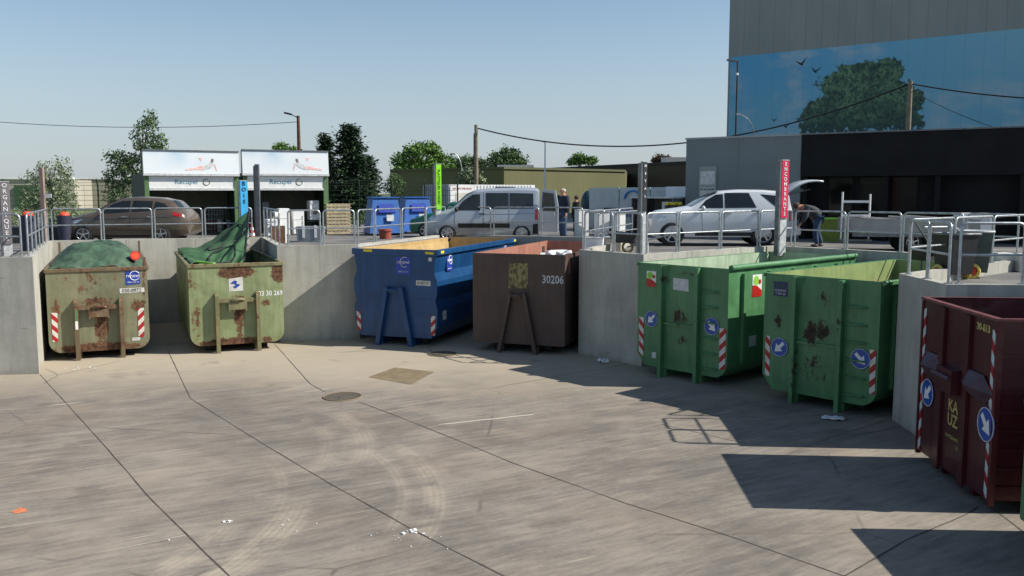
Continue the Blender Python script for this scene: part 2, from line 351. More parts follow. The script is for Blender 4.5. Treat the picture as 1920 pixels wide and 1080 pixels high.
def wallmat():
    m, t, b = newmat('wall_concrete'); v = t.obj(); X = t.xyz(v)
    n = t.noise(v, .9, 7, .62); st = t.noise(t.mapping(v, sc=(2.2, 2.2, .35)), 1.6, 6, .65); fn = t.noise(v, 22, 5, .7)
    s = t.m('ADD', t.m('MULTIPLY', n, .5), t.m('ADD', t.m('MULTIPLY', st, .35), t.m('MULTIPLY', fn, .15)))
    base = t.mix(t.ss(s, .36, .64), srgb(158, 156, 147), srgb(187, 184, 172))
    top = t.m('MULTIPLY', t.ss(X[2], 1.2, 2.75), t.ss(t.noise(t.mapping(v, sc=(4, 4, .22)), 1.3, 5, .6), .52, .66)); base = t.mix(t.m('MULTIPLY', top, .35), base, srgb(120, 116, 106))
    low = t.ss(t.m('ADD', X[2], t.m('MULTIPLY', st, .5)), .5, .15); base = t.mix(t.m('MULTIPLY', low, .35), base, srgb(104, 96, 84))
    scr = t.ss(t.noise(t.mapping(v, sc=(.9, .9, 14)), 1.5, 4, .5), .68, .74); base = t.mix(t.m('MULTIPLY', scr, .5), base, srgb(96, 92, 88))
    t.lk(base, b.inputs['Base Color']); b.inputs['Roughness'].default_value = .9; b.inputs['Specular IOR Level'].default_value = .25
    bn = t.new('ShaderNodeBump'); bn.inputs['Strength'].default_value = .3; bn.inputs['Distance'].default_value = .008
    t.lk(fn, bn.inputs['Height']); t.lk(bn.outputs[0], b.inputs['Normal'])
    return m
M['wall'] = wallmat()
WL = {0: 'pale concrete wall in full sun at the far left, front side of the platform', 1: 'sunlit concrete side wall left of the tarp covered olive container',
      2: 'concrete back wall behind the two rusty green containers on the left', 3: 'short concrete side wall right of the rusty light green container',
      4: 'concrete front wall half in diagonal shadow, left of the blue container', 5: 'concrete side wall left of the blue container with sunlit top',
      6: 'concrete back wall behind the blue and brown containers', 7: 'concrete side wall right of the brown container',
      8: 'shaded grey concrete front wall between brown container and bright green container', 9: 'concrete side wall left of the green container with the tube rim',
      10: 'concrete back wall behind the two bright green containers', 11: 'concrete side wall right of the rightmost bright green container',
      12: 'shaded narrow concrete front wall left of the dark red container', 13: 'concrete side wall behind the dark red container', 14: 'concrete wall behind the containers beyond the right picture edge'}
for i, lab in WL.items():
    a, b_ = Vector(K[i]), Vector(K[i+1]); ia, ib = KI[i], KI[i+1]; ja, jb = KI2[i], KI2[i+1]
    L = (b_-a).length; n = max(1, round(L/2.0)); mb = MB(); gap = .007/L
    for k in range(n):
        t0, t1 = k/n + (gap if k else 0), (k+1)/n - (gap if k < n-1 else 0)
        q = [a.lerp(b_, t0), a.lerp(b_, t1), ia.lerp(ib, t1), ia.lerp(ib, t0)]
        zt = WT
        vs = [(p.x, p.y, z) for z in (-.1, zt) for p in q]
        mb.add(vs, [(0,3,2,1),(4,5,6,7),(0,1,5,4),(1,2,6,5),(2,3,7,6),(3,0,4,7)])
    o = mb.build('retaining_wall', M['wall']); tag(o, lab, 'wall')
    bk = MB(); qa = a.lerp(ja, .3); qb = b_.lerp(jb, .3)   # dark joint filler just behind the gaps
    for k in range(1, n):
        p = a.lerp(ia, .45).lerp(b_.lerp(ib, .45), k/n); u = (b_-a).normalized()
        bk.box((p.x, p.y, WT/2-.03), (.05, .1, WT-.06), rz=math.atan2(u.y, u.x))
    if n > 1: bk.build('joint', M['dark'], o)
# small steel lifting plate on left wall
# slab joints, patches
def strip(pts, w, mat, name, z=.004, jit=.004):
    P = []
    for i in range(len(pts)-1):
        a, b_ = at(*pts[i], z), at(*pts[i+1], z); n = max(2, int((b_-a).length/.35))
        for k in range(n): P.append(a.lerp(b_, k/n))
    P.append(at(*pts[-1], z)); L = []; Rr = []
    for i, p in enumerate(P):
        t_ = (P[min(i+1, len(P)-1)]-P[max(i-1, 0)]).normalized(); n = Vector((-t_.y, t_.x, 0))
        j = random.uniform(-jit, jit); ww = w*random.uniform(.55, 1.4)
        L.append(p+n*(ww/2+j)); Rr.append(p-n*(ww/2-j))
    m = len(P)
    return MB().add(L+Rr, [(i, i+1, m+i+1, m+i) for i in range(m-1)]).build(name, mat, fix=False)
for pts, w, mt in [([(75, 702), (187, 825), (287, 940), (430, 1080), (470, 1120)], .017, 'joint'), ([(315, 657), (357, 747), (510, 842), (620, 907), (780, 996), (945, 1080), (1000, 1110)], .018, 'joint'),
               ([(515, 645), (582, 720), (610, 735)], .017, 'joint'), ([(672, 753), (750, 782), (900, 842), (960, 867), (1010, 885), (1170, 942), (1390, 1012), (1575, 1077), (1700, 1120)], .017, 'joint'),
               ([(1580, 1082), (1700, 1012), (1810, 965), (1835, 950)], .022, 'joint'), ([(1855, 948), (1925, 1002)], .017, 'joint'), ([(1658, 790), (1580, 812), (1480, 850)], .018, 'joint_light'),
               ([(1275, 745), (1180, 760)], .015, 'joint_light'), ([(1240, 795), (1400, 832)], .016, 'joint_light')]:
    tag(strip(pts, w, M[mt], 'slab_joint'), kind='structure')
mk('patch', srgb(122, 107, 82), .95, 0, .2, 3); mk('iron', srgb(98, 90, 78), .7, .3, .3, 14, .5)
q = [at(x, y, .004) for x, y in ((690, 707), (740, 689), (815, 697), (770, 721))]
tag(MB().add(q, [(0, 1, 2, 3)]).build('floor_patch', M['patch'], fix=False), kind='structure')
for (x, y, r, lab) in [(642, 744, .37, 'round cast iron manhole cover in the sunny middle of the yard'), (830, 664, .36, 'round manhole cover in shade in front of the blue container')]:
    p = at(x, y, 0); e = empty('manhole_cover', p, 0, lab, 'manhole cover')
    MB().disc((0, 0, -.05), (0, 0, 1), r, .062, 28).build('lid', M['iron'], e)
    rg = MB(); rg.tube([(r*1.07*math.cos(a), r*1.07*math.sin(a), .002) for a in [k*math.pi/14 for k in range(28)]], .02, 6, closed=True); rg.build('ring', M['patch'], e)
# ------------------------------------------------------------ roll-off containers (local frame: x across the front, y to the back, z up)
CT = dict(c1=(-10.71, 22.63, 24.2, 2.38, 6.05, 2.36), c2=(-7.44, 23.65, 23.6, 2.45, 6.0, 2.40), c3=(-3.29, 24.61, -18.4, 2.58, 6.95, 2.72), c4=(.16, 23.38, -19.5, 2.6, 6.75, 2.67),
          c5=(3.86, 19.96, -47.4, 2.52, 5.8, 2.64), c6=(6.11, 17.36, -48.8, 2.49, 5.8, 2.62), c7=(6.48, 12.67, -93.7, 2.47, 6.3, 2.63), c8=(6.34, 9.5, -92.5, 2.42, 6.0, 1.75))
def onfront(k, px, py, off=0):
    x, d, ph, w_, L, H = CT[k]; ph = R(ph); a = Vector((math.cos(ph), math.sin(ph), 0)); n = Vector((math.sin(ph), -math.cos(ph), 0))
    p = atd(px, py, 10); o = Vector((0, 0, CAM_H)); r = p-o; c = Vector((x, d, 0)) + n*off
    t_ = (c-o).dot(n)/r.dot(n); q = o+r*t_ - c
    return q.dot(a), q.z
def arc(cx, cz, r, a0, a1, n=6):
    return [(cx+r*math.cos(R(a0+(a1-a0)*k/n)), cz+r*math.sin(R(a0+(a1-a0)*k/n))) for k in range(n+1)]
def profile(kind, w_, H, zb=.2):
    h = w_/2
    if kind == 'round': half = [(h, H)] + arc(h-.3, zb+.3, .3, 0, -90)
    elif kind == 'round2': half = [(h, H), (h, 1.0)] + arc(h-.34, zb+.34, .34, 0, -90)
    elif kind == 'blue': half = [(h, H), (h, H-.16), (h-.03, H-.17), (h-.1, 2.08), (h, 1.84), (h-.01, 1.5), (h-.07, 1.28), (h, 1.05), (h-.03, .55), (h-.2, .24), (h-.3, zb)]
    else: half = [(h, H), (h, zb+.02), (h-.02, zb)]
    return [(-x, z) for x, z in half] + half[::-1]
def shell(root, prof, L, outer, inner, t_=.05, y0=0):
    zt = max(z for _, z in prof); zb = min(z for _, z in prof); h = max(x for x, _ in prof)
    pin = [(x*(h-t_)/h, z if z > zt-1e-4 else zb+t_+(z-zb)*(zt-zb-t_)/(zt-zb)) for x, z in prof]
    n = len(prof); m = MB()
    vo = [(x, y0, z) for x, z in prof]+[(x, L, z) for x, z in prof]
    m.add(vo, [(i, i+1, n+i+1, n+i) for i in range(n-1)] + [tuple(range(n)), tuple(range(2*n-1, n-1, -1))])
    vt = [(prof[0][0], y0, zt), (prof[-1][0], y0, zt), (prof[-1][0], L, zt), (prof[0][0], L, zt), (pin[0][0], y0+t_, zt), (pin[-1][0], y0+t_, zt), (pin[-1][0], L-t_, zt), (pin[0][0], L-t_, zt)]
    m.add(vt, [(0, 1, 5, 4), (1, 2, 6, 5), (2, 3, 7, 6), (3, 0, 4, 7)])
    b_ = m.build('body', outer, root, fix=False)
    m2 = MB(); vi = [(x, y0+t_, z) for x, z in pin]+[(x, L-t_, z) for x, z in pin]
    m2.add(vi, [(n+i, n+i+1, i+1, i) for i in range(n-1)] + [tuple(range(n))[::-1], tuple(range(n, 2*n))])
    m2.build('lining', inner, root, fix=False)
    return b_
def rim(root, w_, L, H, mat, s=.09, front=True, left=True, right=True, back=True):
    m = MB(); h = w_/2; z = H-s/2+.004
    if front: m.box((0, s/2-.03, z), (w_+.06, s, s))
    if back: m.box((0, L-s/2+.02, z), (w_+.06, s, s))
    if left: m.box((-h, L/2+.03, z-.002), (s, L-2*s+.02, s))
    if right: m.box((h, L/2+.03, z-.002), (s, L-2*s+.02, s))
    return m.build('rim', mat, root, bevel=.012)
def runners(root, L, mat, y0=.05):
    for sx in (-1, 1):
        m = MB(); m.box((sx*.5, (L+y0)/2, .1), (.1, L-y0-.1, .19)); m.build('runner', mat, root)
    for sx in (-1, 1):
        for yy in (.5, L-.45):
            m = MB(); m.disc((sx*.62, yy, .1), (sx, 0, 0), .1, .2, 16); m.build('roller', M['dark'], root)
def sticker(root, name, x, z, w_, h, mat, y=-.006, th=.005, label=None, poly=None):
    m = MB()
    if poly: m.prism(poly, (x, y, z), (1, 0, 0), (0, 0, 1), (0, th, 0))
    else: m.box((x, y, z), (w_, th, h))
    o = m.build(name, mat, root); 
    if label: o['label'] = label
    return o
def quad_px(k, root, name, px, mat, y=-.006, th=.005, label=None):
    P = [onfront(k, a, b_, -y) for a, b_ in px]; m = MB(); m.prism(P, (0, y, 0), (1, 0, 0), (0, 0, 1), (0, th, 0))
    o = m.build(name, mat, root)
    if label: o['label'] = label
    return o
def logo(root, x, z, s, mat, y=-.011, worn=False, rot=(math.pi/2, 0, 0), word='renewi', n0=30, n1=330):
    T = text('logo_word', word, s*.36, mat, root, (x, y, z), rot, .92, .004 if not worn else .001)
    m = MB(); ro = []; seq = [R(n0+(n1-n0)*k/20) for k in range(21)]
    q = Matrix.Rotation(rot[2], 3, 'Z')
    for a in seq: ro.append(Vector((x, y, z)) + q @ Vector((s*.12+s*.33*math.cos(a), 0, s*.33*math.sin(a))))
    m.tube(ro, s*.032, 4); m.build('logo_ring', mat, root)
def arrow_disc(k, root, px, py, r, right):
    x, z = onfront(k, px, py, .02); e = MB(); e.disc((x, -.012, z), (0, -1, 0), r, .008, 30); o = e.build('arrow_sign', M['signblue'], root)
    rg = MB(); rg.tube([(x+r*.95*math.cos(a), -.021, z+r*.95*math.sin(a)) for a in [k2*math.pi/16 for k2 in range(32)]], r*.035, 5, closed=True); rg.build('sign_border', M['pale'], o)
    A = [(-.17, -.7), (.17, -.7), (.17, -.02), (.52, -.02), (0, .72), (-.52, -.02), (-.17, -.02)]   # arrow up
    an = R(-135 if right else 135); P = [((u*math.cos(an)-v*math.sin(an))*r, (u*math.sin(an)+v*math.cos(an))*r) for u, v in A]
    m = MB(); m.prism(P, (x, -.026, z), (1, 0, 0), (0, 0, 1), (0, .005, 0)); m.build('arrow', M['white'], o)
def root_of(k, lab):
    x, d, ph, w_, L, H = CT[k]
    return empty('waste_container', (x, d, 0), R(ph), lab, 'waste container', 'open roll-off waste containers in the bays')
M['strR'] = stripes('warning_stripes', srgb(172, 30, 30), srgb(215, 210, 200), .27, 1); M['strL'] = stripes('warning_stripes_left', srgb(172, 30, 30), srgb(215, 210, 200), .27, -1)
mk('yellow', srgb(222, 202, 40), .5, 0, .15, 8); mk('yellowold', srgb(176, 160, 96), .7, 0, .3, 9)
# --- c1 olive grey with tarp
k = 'c1'; x_, d_, ph_, w_, L, H = CT[k]; r = root_of(k, 'olive grey rusty container under a bulging dark green tarp, between two concrete walls at left')
s1 = steel('paint_olive_grey', srgb(122, 124, 94), .7, [(0.05, 1.95, .75, .45, .2), (.05, 1.0, .22, .95, .36), (.0, 1.5, .5, .2, .3), (.95, 1.35, .34, .2, .28), (0, .3, 1.3, .16, .3), (-1.0, 1.3, .2, .6, .16), (1.1, 1.9, .1, .6, .2), (-.75, 2.15, .3, .25, .14)], seed=1, edge=(.2, 2.36), fadecol=srgb(136, 134, 106))
s1r = steel('paint_olive_frame', srgb(112, 98, 74), 1.0, [(0, 1.2, 3, 3, .13)], seed=2)
shell(r, profile('round', w_, H), L, s1, s1r); rim(r, w_, L, H, s1r, .1); runners(r, L, s1r)
def hookframe(r, mat, zt=1.57, cb=1.36):
    for sx in (-1, 1):
        m = MB(); m.bb((sx*.53-.05, -.17, 0), (sx*.53+.05, -.002, zt-.08)); m.add([(sx*.53-.05, -.17, zt-.08), (sx*.53+.05, -.17, zt-.08), (sx*.53+.05, -.002, zt-.08), (sx*.53-.05, -.002, zt-.08), (sx*.53-.05, -.002, zt), (sx*.53+.05, -.002, zt)], [(0, 1, 5, 4), (0, 4, 3), (1, 2, 5), (2, 3, 4, 5)])
        m.build('hook_post', mat, r)
    m = MB(); m.bb((-.48, -.13, cb-.06), (.48, -.002, cb+.05)); m.build('crossbar', mat, r)
    m = MB(); m.bb((-.2, -.15, cb-.26), (.2, -.135, cb-.06)); m.bb((-.24, -.15, cb-.3), (-.2, -.002, cb-.06)); m.bb((.2, -.15, cb-.3), (.24, -.002, cb-.06)); m.build('hook_pocket', mat, r)
    m = MB(); m.tube([(-.2, -.1, cb-.02), (-.1, -.19, cb+.02), (.1, -.19, cb+.02), (.2, -.1, cb-.02)], .03, 8); m.build('lifting_bar', mat, r)
hookframe(r, s1r)
quad_px(k, r, 'sticker', [(234, 509), (261, 506), (263, 532), (236, 535)], M['stickerblue']); X, Z = onfront(k, 249, 517); logo(r, X, Z, .36, M['white'], worn=True)
text('sticker_number', '0800 222 24', .055, M['white'], r, (X, -.011, Z-.17))
quad_px(k, r, 'number_plate', [(224, 541), (270.5, 539), (271, 547.5), (225, 550)], M['offwhite']); X, Z = onfront(k, 247, 544.6); text('plate_number', '030-0972', .13, M['galv_dark'], r, (X, -.011, Z), sx=.95)
quad_px(k, r, 'warning_stripe', [(96, 587), (107.5, 586.5), (109, 640), (99, 642)], M['strR'], y=-.01); quad_px(k, r, 'warning_stripe', [(258, 578), (270, 577), (271, 631), (260, 632)], M['strL'], y=-.01)
quad_px(k, r, 'small_plate', [(248, 633), (263, 632), (263, 638), (248, 639)], M['pale'])
m = MB(); m.box((-.53, -.175, 1.17), (.06, .008, .3)); m.build('sticker', M['kiosk'], r); m = MB(); m.box((-.53, -.175, .92), (.06, .008, .22)); m.build('sticker', M['white'], r)
for sx in (-1, 1):
    m = MB(); m.box((sx*(w_/2-.04), L-.12, H+.18), (.07, .07, .42)); m.build('corner_post', s1r, r)
m = MB(); m.bb((w_/2-.08, .12, H), (w_/2-.02, .2, H+.24)); m.build('corner_post', s1r, r)
# --- c2 light green rusty
k = 'c2'; x_, d_, ph_, w_, L, H = CT[k]; r = root_of(k, 'light green rusty container with a green net pulled up over its left side')
s2 = steel('paint_light_green', srgb(132, 144, 98), .55, [(.0, 2.15, .62, .24, .5), (.05, 1.0, .2, .8, .4), (.05, 1.35, .3, .3, .35), (-1.05, .9, .2, .7, .26), (1.1, 2.1, .22, .35, .4), (0, .28, 1.3, .14, .3), (-1.15, 1.9, .15, .5, .25), (.75, 1.3, .2, .15, .25)], seed=3, edge=(.2, 2.4), fadecol=srgb(148, 158, 116))
s2r = steel('paint_green_frame', srgb(124, 122, 86), .95, [(0, 1.2, 3, 3, .1)], seed=4)
shell(r, profile('round', w_, H), L, s2, steel('lining_dark_green', srgb(84, 100, 70), .6, [], seed=5)); rim(r, w_, L, H, s2r, .1); runners(r, L, s2r); hookframe(r, s2r, 1.62, 1.42)
quad_px(k, r, 'sticker', [(428.5, 523), (455, 519), (456, 545), (429, 547)], M['offwhite'])
X, Z = onfront(k, 441, 534); m = MB(); m.prism([(-.13, .04), (-.02, .12), (.05, .1), (.03, .03), (.14, .0), (.0, -.1), (-.06, -.05), (.02, -.01), (-.03, .03)], (X, -.012, Z), (1, 0, 0), (0, 0, 1), (0, .005, 0)); m.build('sticker_mark', M['stickerblue'], r)
X, Z = onfront(k, 507, 550); text('container_number', '03 30 269', .19, M['white'], r, (X, -.005, Z), sx=.85, bold=.004)
# --- c3 blue
k = 'c3'; x_, d_, ph_, w_, L, H = CT[k]; r = root_of(k, 'blue container with folded side panels and yellow corner marks, rusty orange inside')
s3 = steel('paint_blue', srgb(22, 66, 112), .03, [], rough=.35, seed=6, fade=.12, fadecol=srgb(28, 78, 126))
s3i = steel('lining_orange_rust', srgb(186, 158, 106), .75, [(0, 1.2, 3, 1.3, .05)], seed=7, rustc=srgb(168, 108, 56), rustd=srgb(110, 64, 36))
pr = profile('blue', w_, H, .24); b_ = shell(r, pr, L, s3, s3i, .06)
m = MB(); h = w_/2
m.bb((-h-.03, -.035, H-.17), (h+.03, .0, H)); m.build('rim', s3, r)
for sx in (-1, 1):
    m = MB(); m.bb((sx*h-.05, .0, H-.15), (sx*h+.05, L, H+.004)); m.build('rim', s3, r, bevel=.01)
m = MB(); m.bb((-h, L-.04, H-.12), (h, L+.04, H+.002)); m.build('rim', s3i, r)
mk('rimwhite', srgb(205, 198, 180), .7, 0, .15, 4)
runners(r, L, s3)
def aframe(r, mat, top, bot, zt, wd=.13, dp=.16):
    for sx in (-1, 1):
        m = MB(); a, b2 = Vector((sx*top, -dp/2-.002, zt)), Vector((sx*bot, -dp/2-.002, 0)); u = wd/2
        m.prism([(a.x-u, zt), (a.x+u, zt), (b2.x+u, 0), (b2.x-u, 0)], (0, -dp, 0), (1, 0, 0), (0, 0, 1), (0, dp-.003, 0)); m.build('hook_leg', mat, r)
    m = MB(); m.bb((-top+.06, -.11, zt-.16), (top-.06, -.004, zt-.03)); m.build('crossbar', mat, r)
    m = MB(); m.tube([(-top+.05, -.13, zt-.08), (top-.05, -.13, zt-.08)], .035, 8); m.build('lifting_bar', mat, r)
aframe(r, s3, .22, .52, 1.66)
for a in (1.32, .92):
    m = MB(); m.bb((.62, -.02, a), (1.12, -.003, a+.035)); m.build('step', s3, r)
for px in ([(681, 467), (697.5, 468), (697.5, 472.5), (681, 471.5)], [(797, 472), (813, 473), (813, 477.5), (797, 476.5)]): quad_px(k, r, 'reflector', px, M['yellow'], y=-.042)
X, Z = onfront(k, 756, 498); sticker(r, 'sticker', X, Z, .44, .5, M['stickerblue']); logo(r, X, Z+.1, .42, M['pale'], worn=True, n0=60, n1=300); text('sticker_number', '0800 222 24', .06, M['pale'], r, (X, -.011, Z-.17))
quad_px(k, r, 'number_plate', [(780, 525.5), (807, 527), (807, 536.5), (780, 535)], M['offwhite']); X, Z = onfront(k, 793, 531); text('plate_number', '018710', .13, M['galv_dark'], r, (X, -.012, Z), sx=.9)
X, Z = onfront(k, 806.5, 486.5); m = MB(); m.disc((X, -.002, Z), (0, -1, 0), .06, .006, 18); m.build('round_sticker', M['pale'], r)
quad_px(k, r, 'warning_stripe', [(668.5, 583), (676, 584), (677, 619), (670, 618)], M['strR'], y=-.012); quad_px(k, r, 'warning_stripe', [(808, 592), (816, 593), (815.5, 629), (808, 629.5)], M['strL'], y=-.012)
# side stickers (right side, sunlit)
rr_ = (math.pi/2, 0, math.pi/2)
for yy, zz in ((1.0, 2.32), (5.9, 2.32)):
    m = MB(); m.box((h-.045, yy, zz), (.01, .42, .5)); o = m.build('sticker', M['stickerblue'], r)
    logo(r, h-.03, zz+.06, .38, M['white'], y=yy, rot=rr_); text('sticker_number', '0800 222 24', .05, M['white'], r, (h-.035, yy, zz-.19), rr_)
for yy in (.16, L-.35): m = MB(); m.box((h+.054, yy+.1, H-.07), (.008, .22, .07)); m.build('reflector', M['yellow'], r)
m = MB(); m.box((h+.004, .5, .85), (.01, .24, .26)); m.build('sticker', M['pale'], r)
# --- c4 brown
k = 'c4'; x_, d_, ph_, w_, L, H = CT[k]; r = root_of(k, 'plain dark brown box container marked 30206 with a torn yellow poster')
s4 = steel('paint_brown', srgb(80, 62, 54), .16, [], rough=.6, seed=8, rustc=srgb(84, 54, 44), rustd=srgb(60, 40, 34), fade=.12)
s4i = steel('lining_pink_brown', srgb(154, 106, 90), .35, [], seed=9, rustc=srgb(128, 78, 62), rustd=srgb(92, 54, 44))
shell(r, profile('box', w_, H, .24), L, s4, s4i, .05); runners(r, L, s4); aframe(r, s4, .19, .52, 1.64, .1, .14)
m = MB(); m.bb((w_/2-.1, .35, H-.5), (w_/2+.02, .42, H+.01)); m.build('side_post', s4i, r)
m = MB(); m.box((-w_/2+.055, L-.55, H-.42), (.02, .26, .5)); m.build('slot', M['dark'], r)
X, Z = onfront(k, 1036.5, 525); text('container_number', '30206', .3, M['pale'], r, (X, -.005, Z), sx=.8, bold=.004)
def poster():
    m, t, b = newmat('torn_yellow_poster'); v = t.obj(); n = t.noise(v, 5, 5, .6)
    n2 = t.noise(t.mapping(v, sc=(5, 1, 3)), 2.2, 6)
    base = t.mix(t.ss(n2, .42, .62), srgb(150, 140, 92), srgb(92, 82, 54)); base = t.mix(t.ss(t.noise(v, 3.2, 5, .6), .52, .6), base, srgb(84, 62, 50))
    t.lk(base, b.inputs['Base Color']); b.inputs['Roughness'].default_value = .8; return m
quad_px(k, r, 'torn_poster', [(953.5, 493), (990, 494), (990, 540.5), (953.5, 540)], poster())
X, Z = onfront(k, 962, 500); text('poster_word', 'LA', .2, M['yellowold'], r, (X, -.012, Z), sx=.7); X, Z = onfront(k, 984, 500); text('poster_word', 'NT', .2, M['yellowold'], r, (X, -.012, Z), sx=.7)
# --- c5, c6 bright green
def green(k, lab, seed, blobs, rust, roundr=True, big=True):
    x_, d_, ph_, w_, L, H = CT[k]; r = root_of(k, lab); h = w_/2
    s = steel('paint_green_%d' % seed, srgb(74, 124, 80), rust, blobs, rough=.45, seed=seed, fade=.14, rustc=srgb(72, 56, 42), rustd=srgb(42, 36, 30), fadecol=srgb(88, 140, 94))
    li = steel('lining_green_%d' % seed, srgb(160, 178, 150) if big else srgb(138, 156, 98), .25 if big else .6, [(0, 1.7, 3, .75, .02 if big else .26)], seed=seed+1, rustc=srgb(170, 128, 92), rustd=srgb(120, 84, 58))
    pr = [(-h, H), (-h, .62), (-h+.16, .22)] + profile('round2', w_, H)[8+1:]
    half = [(h, H), (h, 1.0)] + arc(h-.34, .54, .34, 0, -90)
    pr = [(-h, H), (-h, .5), (-h+.24, .2)] + half[::-1]
    shell(r, pr, L, s, li, .05); runners(r, L, s)
    rib = MB()
    for sx, wd in ((-.5, .09), (.5, .09)):
        m = MB(); m.bb((sx-wd/2, -.14, 0), (sx+wd/2, -.003, H-.02)); m.build('front_rib', s, r)
    m = MB(); m.add([(-.455, -.003, H-.02), (-.3, -.003, H-.02), (-.455, -.003, H-.38), (-.455, -.13, H-.02), (-.46, -.13, H-.02)], [(0, 1, 2), (0, 2, 3), (1, 2, 3), (0, 3, 1)]); m.build('gusset', s, r)
    for i in range(6):
        z = .38+i*.345; m = MB(); m.tube([(.6, -.004, z), (.62, -.07, z), (.98, -.07, z), (1.0, -.004, z)], .02, 6); m.build('ladder_rung', s, r)
    for yy in [.5+1.05*i for i in range(6)]:
        if yy < L-.1:
            m = MB(); m.bb((h-.002, yy, .5), (h+.075, yy+.1, H-.13)); m.build('side_rib', s, r)
            m = MB(); m.bb((-h-.075, yy, .55), (-h+.002, yy+.1, H-.06)); m.build('side_rib', s, r)
    m = MB(); m.bb((-h-.045, .0, H-.07), (-h+.04, L, H+.006)); m.build('rim', s, r)
    m = MB(); m.bb((-h-.03, L-.03, H-.1), (h, L+.04, H+.004)); m.build('rim', s, r)
    if big:
        m = MB(); m.tube([(h+.01, .06, H+.015), (h+.01, L-.02, H+.015)], .065, 12); m.build('rim_tube', s, r)
    else:
        m = MB(); m.bb((h-.035, .03, H-.09), (h+.05, L-.03, H+.004)); m.build('rim', s, r, bevel=.01)
        m = MB(); m.tube([(h+.06, .0, H-.02), (h+.06, .25, H-.02)], .05, 10); m.build('hinge', s, r)
    m = MB(); m.bb((-.45, -.06, 1.25), (.45, -.004, 1.3)); m.build('cross_seam', s, r)
    return r, s, h, L, H
r, s5, h, L, H = green('c5', 'bright green container with a grey plate, red sticker and a tube along its right rim', 21, [(-.02, 1.42, .42, .32, .3), (-.42, 2.3, .14, .14, .32), (.05, .95, .22, .2, .26), (.2, 2.45, .5, .08, .2)], .4)
k = 'c5'
def redsticker(r, x, z, s, rot, y):
    q = Matrix.Rotation(rot, 3, 'Z'); o = Vector((x, y, z)); ux = q @ Vector((1, 0, 0)); n = q @ Vector((0, -1, 0)); uz = Vector((0, 0, 1))
    m = MB(); m.prism([(-s/2, -s*.66), (s/2, -s*.66), (s/2, s*.66), (-s/2, s*.66)], o, ux, uz, n*.004); st = m.build('sticker', M['white'], r)
    m = MB(); m.prism([(-s/2, -s*.66), (s/2, -s*.66), (s/2, -s*.3), (0, -s*.02), (-s/2, s*.05)], o+n*.0045, ux, uz, n*.002); m.build('sticker_base', M['red'], r)
    m = MB(); m.disc(o+n*.0045+ux*(-s*.12)+uz*s*.3, n, s*.3, .003, 18); m.build('sticker_leaf', M['lime'], r)
    m = MB(); m.disc(o+n*.0045+ux*(s*.27)+uz*s*.22, n, s*.15, .004, 14); m.build('sticker_apple', M['red'], r)
mk('lime', srgb(140, 200, 70), .5, 0, .1, 9)
X, Z = onfront(k, 1221.5, 523); redsticker(r, X, Z, .28, 0, -.003)
redsticker(r, h+.003, 2.2, .38, math.pi/2, 1.12)
quad_px(k, r, 'faded_plate', [(1262, 521), (1291, 524), (1291, 547), (1262, 543)], M['pale'])
arrow_disc(k, r, 1221, 598, .19, False); arrow_disc(k, r, 1334, 612, .2, True)
quad_px(k, r, 'warning_stripe', [(1198, 594), (1207, 595), (1206, 666), (1198, 664)], M['strR'], y=-.012); quad_px(k, r, 'warning_stripe', [(1349, 615), (1361, 617), (1359, 694), (1348, 692)], M['strL'], y=-.012)
quad_px(k, r, 'small_sticker', [(1222, 660), (1230, 661), (1230, 672), (1222, 671)], M['pale']); m = MB(); m.box((h+.004, 1.0, .95), (.008, .28, .24)); m.build('small_sticker', M['pale'], r)
r, s6, h, L, H = green('c6', 'scratched green container with a dark blue sticker, brown rust inside and no rim tube', 31, [(-.02, 1.5, .45, .36, .34), (.0, .75, .5, .5, .22), (-.9, 1.65, .14, .2, .34), (.1, 2.2, .3, .3, .2), (.45, 1.2, .12, 1.0, .2), (-.45, .7, .12, .6, .2)], .5, big=False)
k = 'c6'
quad_px(k, r, 'sticker', [(1451, 527), (1477, 529), (1477, 557), (1451, 554)], M['stickerdark'])
for i, (wd, py) in enumerate([('Ecoline', 536.5), ('containers', 544), ('T 069 45', 550.5)]):
    X, Z = onfront(k, 1464, py); text('sticker_line', wd, .075, M['pale'] if i else M['kiosk'], r, (X, -.012, Z), sx=.85)
arrow_disc(k, r, 1461, 651, .2, False); arrow_disc(k, r, 1613, 673, .2, True)
quad_px(k, r, 'warning_stripe', [(1435.5, 629), (1443.5, 630), (1442.5, 705), (1434, 703)], M['strR'], y=-.012); quad_px(k, r, 'warning_stripe', [(1631, 655), (1642.5, 657), (1640, 740), (1629.5, 738)], M['strL'], y=-.012)
# --- c7 dark red
k = 'c7'; x_, d_, ph_, w_, L, H = CT[k]; r = root_of(k, 'dark red container with grey wing plates on its hook and horizontal side ribs'); h = w_/2
s7 = steel('paint_dark_red', srgb(68, 11, 21), .05, [], rough=.4, seed=41, fade=.15, rustc=srgb(60, 30, 26), rustd=srgb(40, 22, 20)); s7b = steel('paint_red_edge', srgb(78, 14, 22), .1, [], rough=.4, seed=42)
shell(r, profile('box', w_, H, .16), L, s7, s7, .05); runners(r, L, s7)
mk('steelgrey', srgb(74, 52, 62), .5, .1, .2, 6); mk('rimred', srgb(112, 62, 62), .5, .1, .2, 6)
m = MB(); m.bb((-h-.02, -.04, H-.03), (h+.03, .05, H+.006)); m.bb((-h-.02, .052, H-.03), (-h+.05, L, H+.005)); m.bb((h-.05, .052, H-.03), (h+.03, L, H+.005)); m.bb((-h+.052, L-.05, H-.03), (h-.052, L, H+.005)); m.build('rim', M['rimred'], r)
for sx in (-.42, .42):
    m = MB(); m.bb((sx-.08, -.05, .1), (sx+.08, -.003, H-.06)); m.build('front_rib', s7, r)
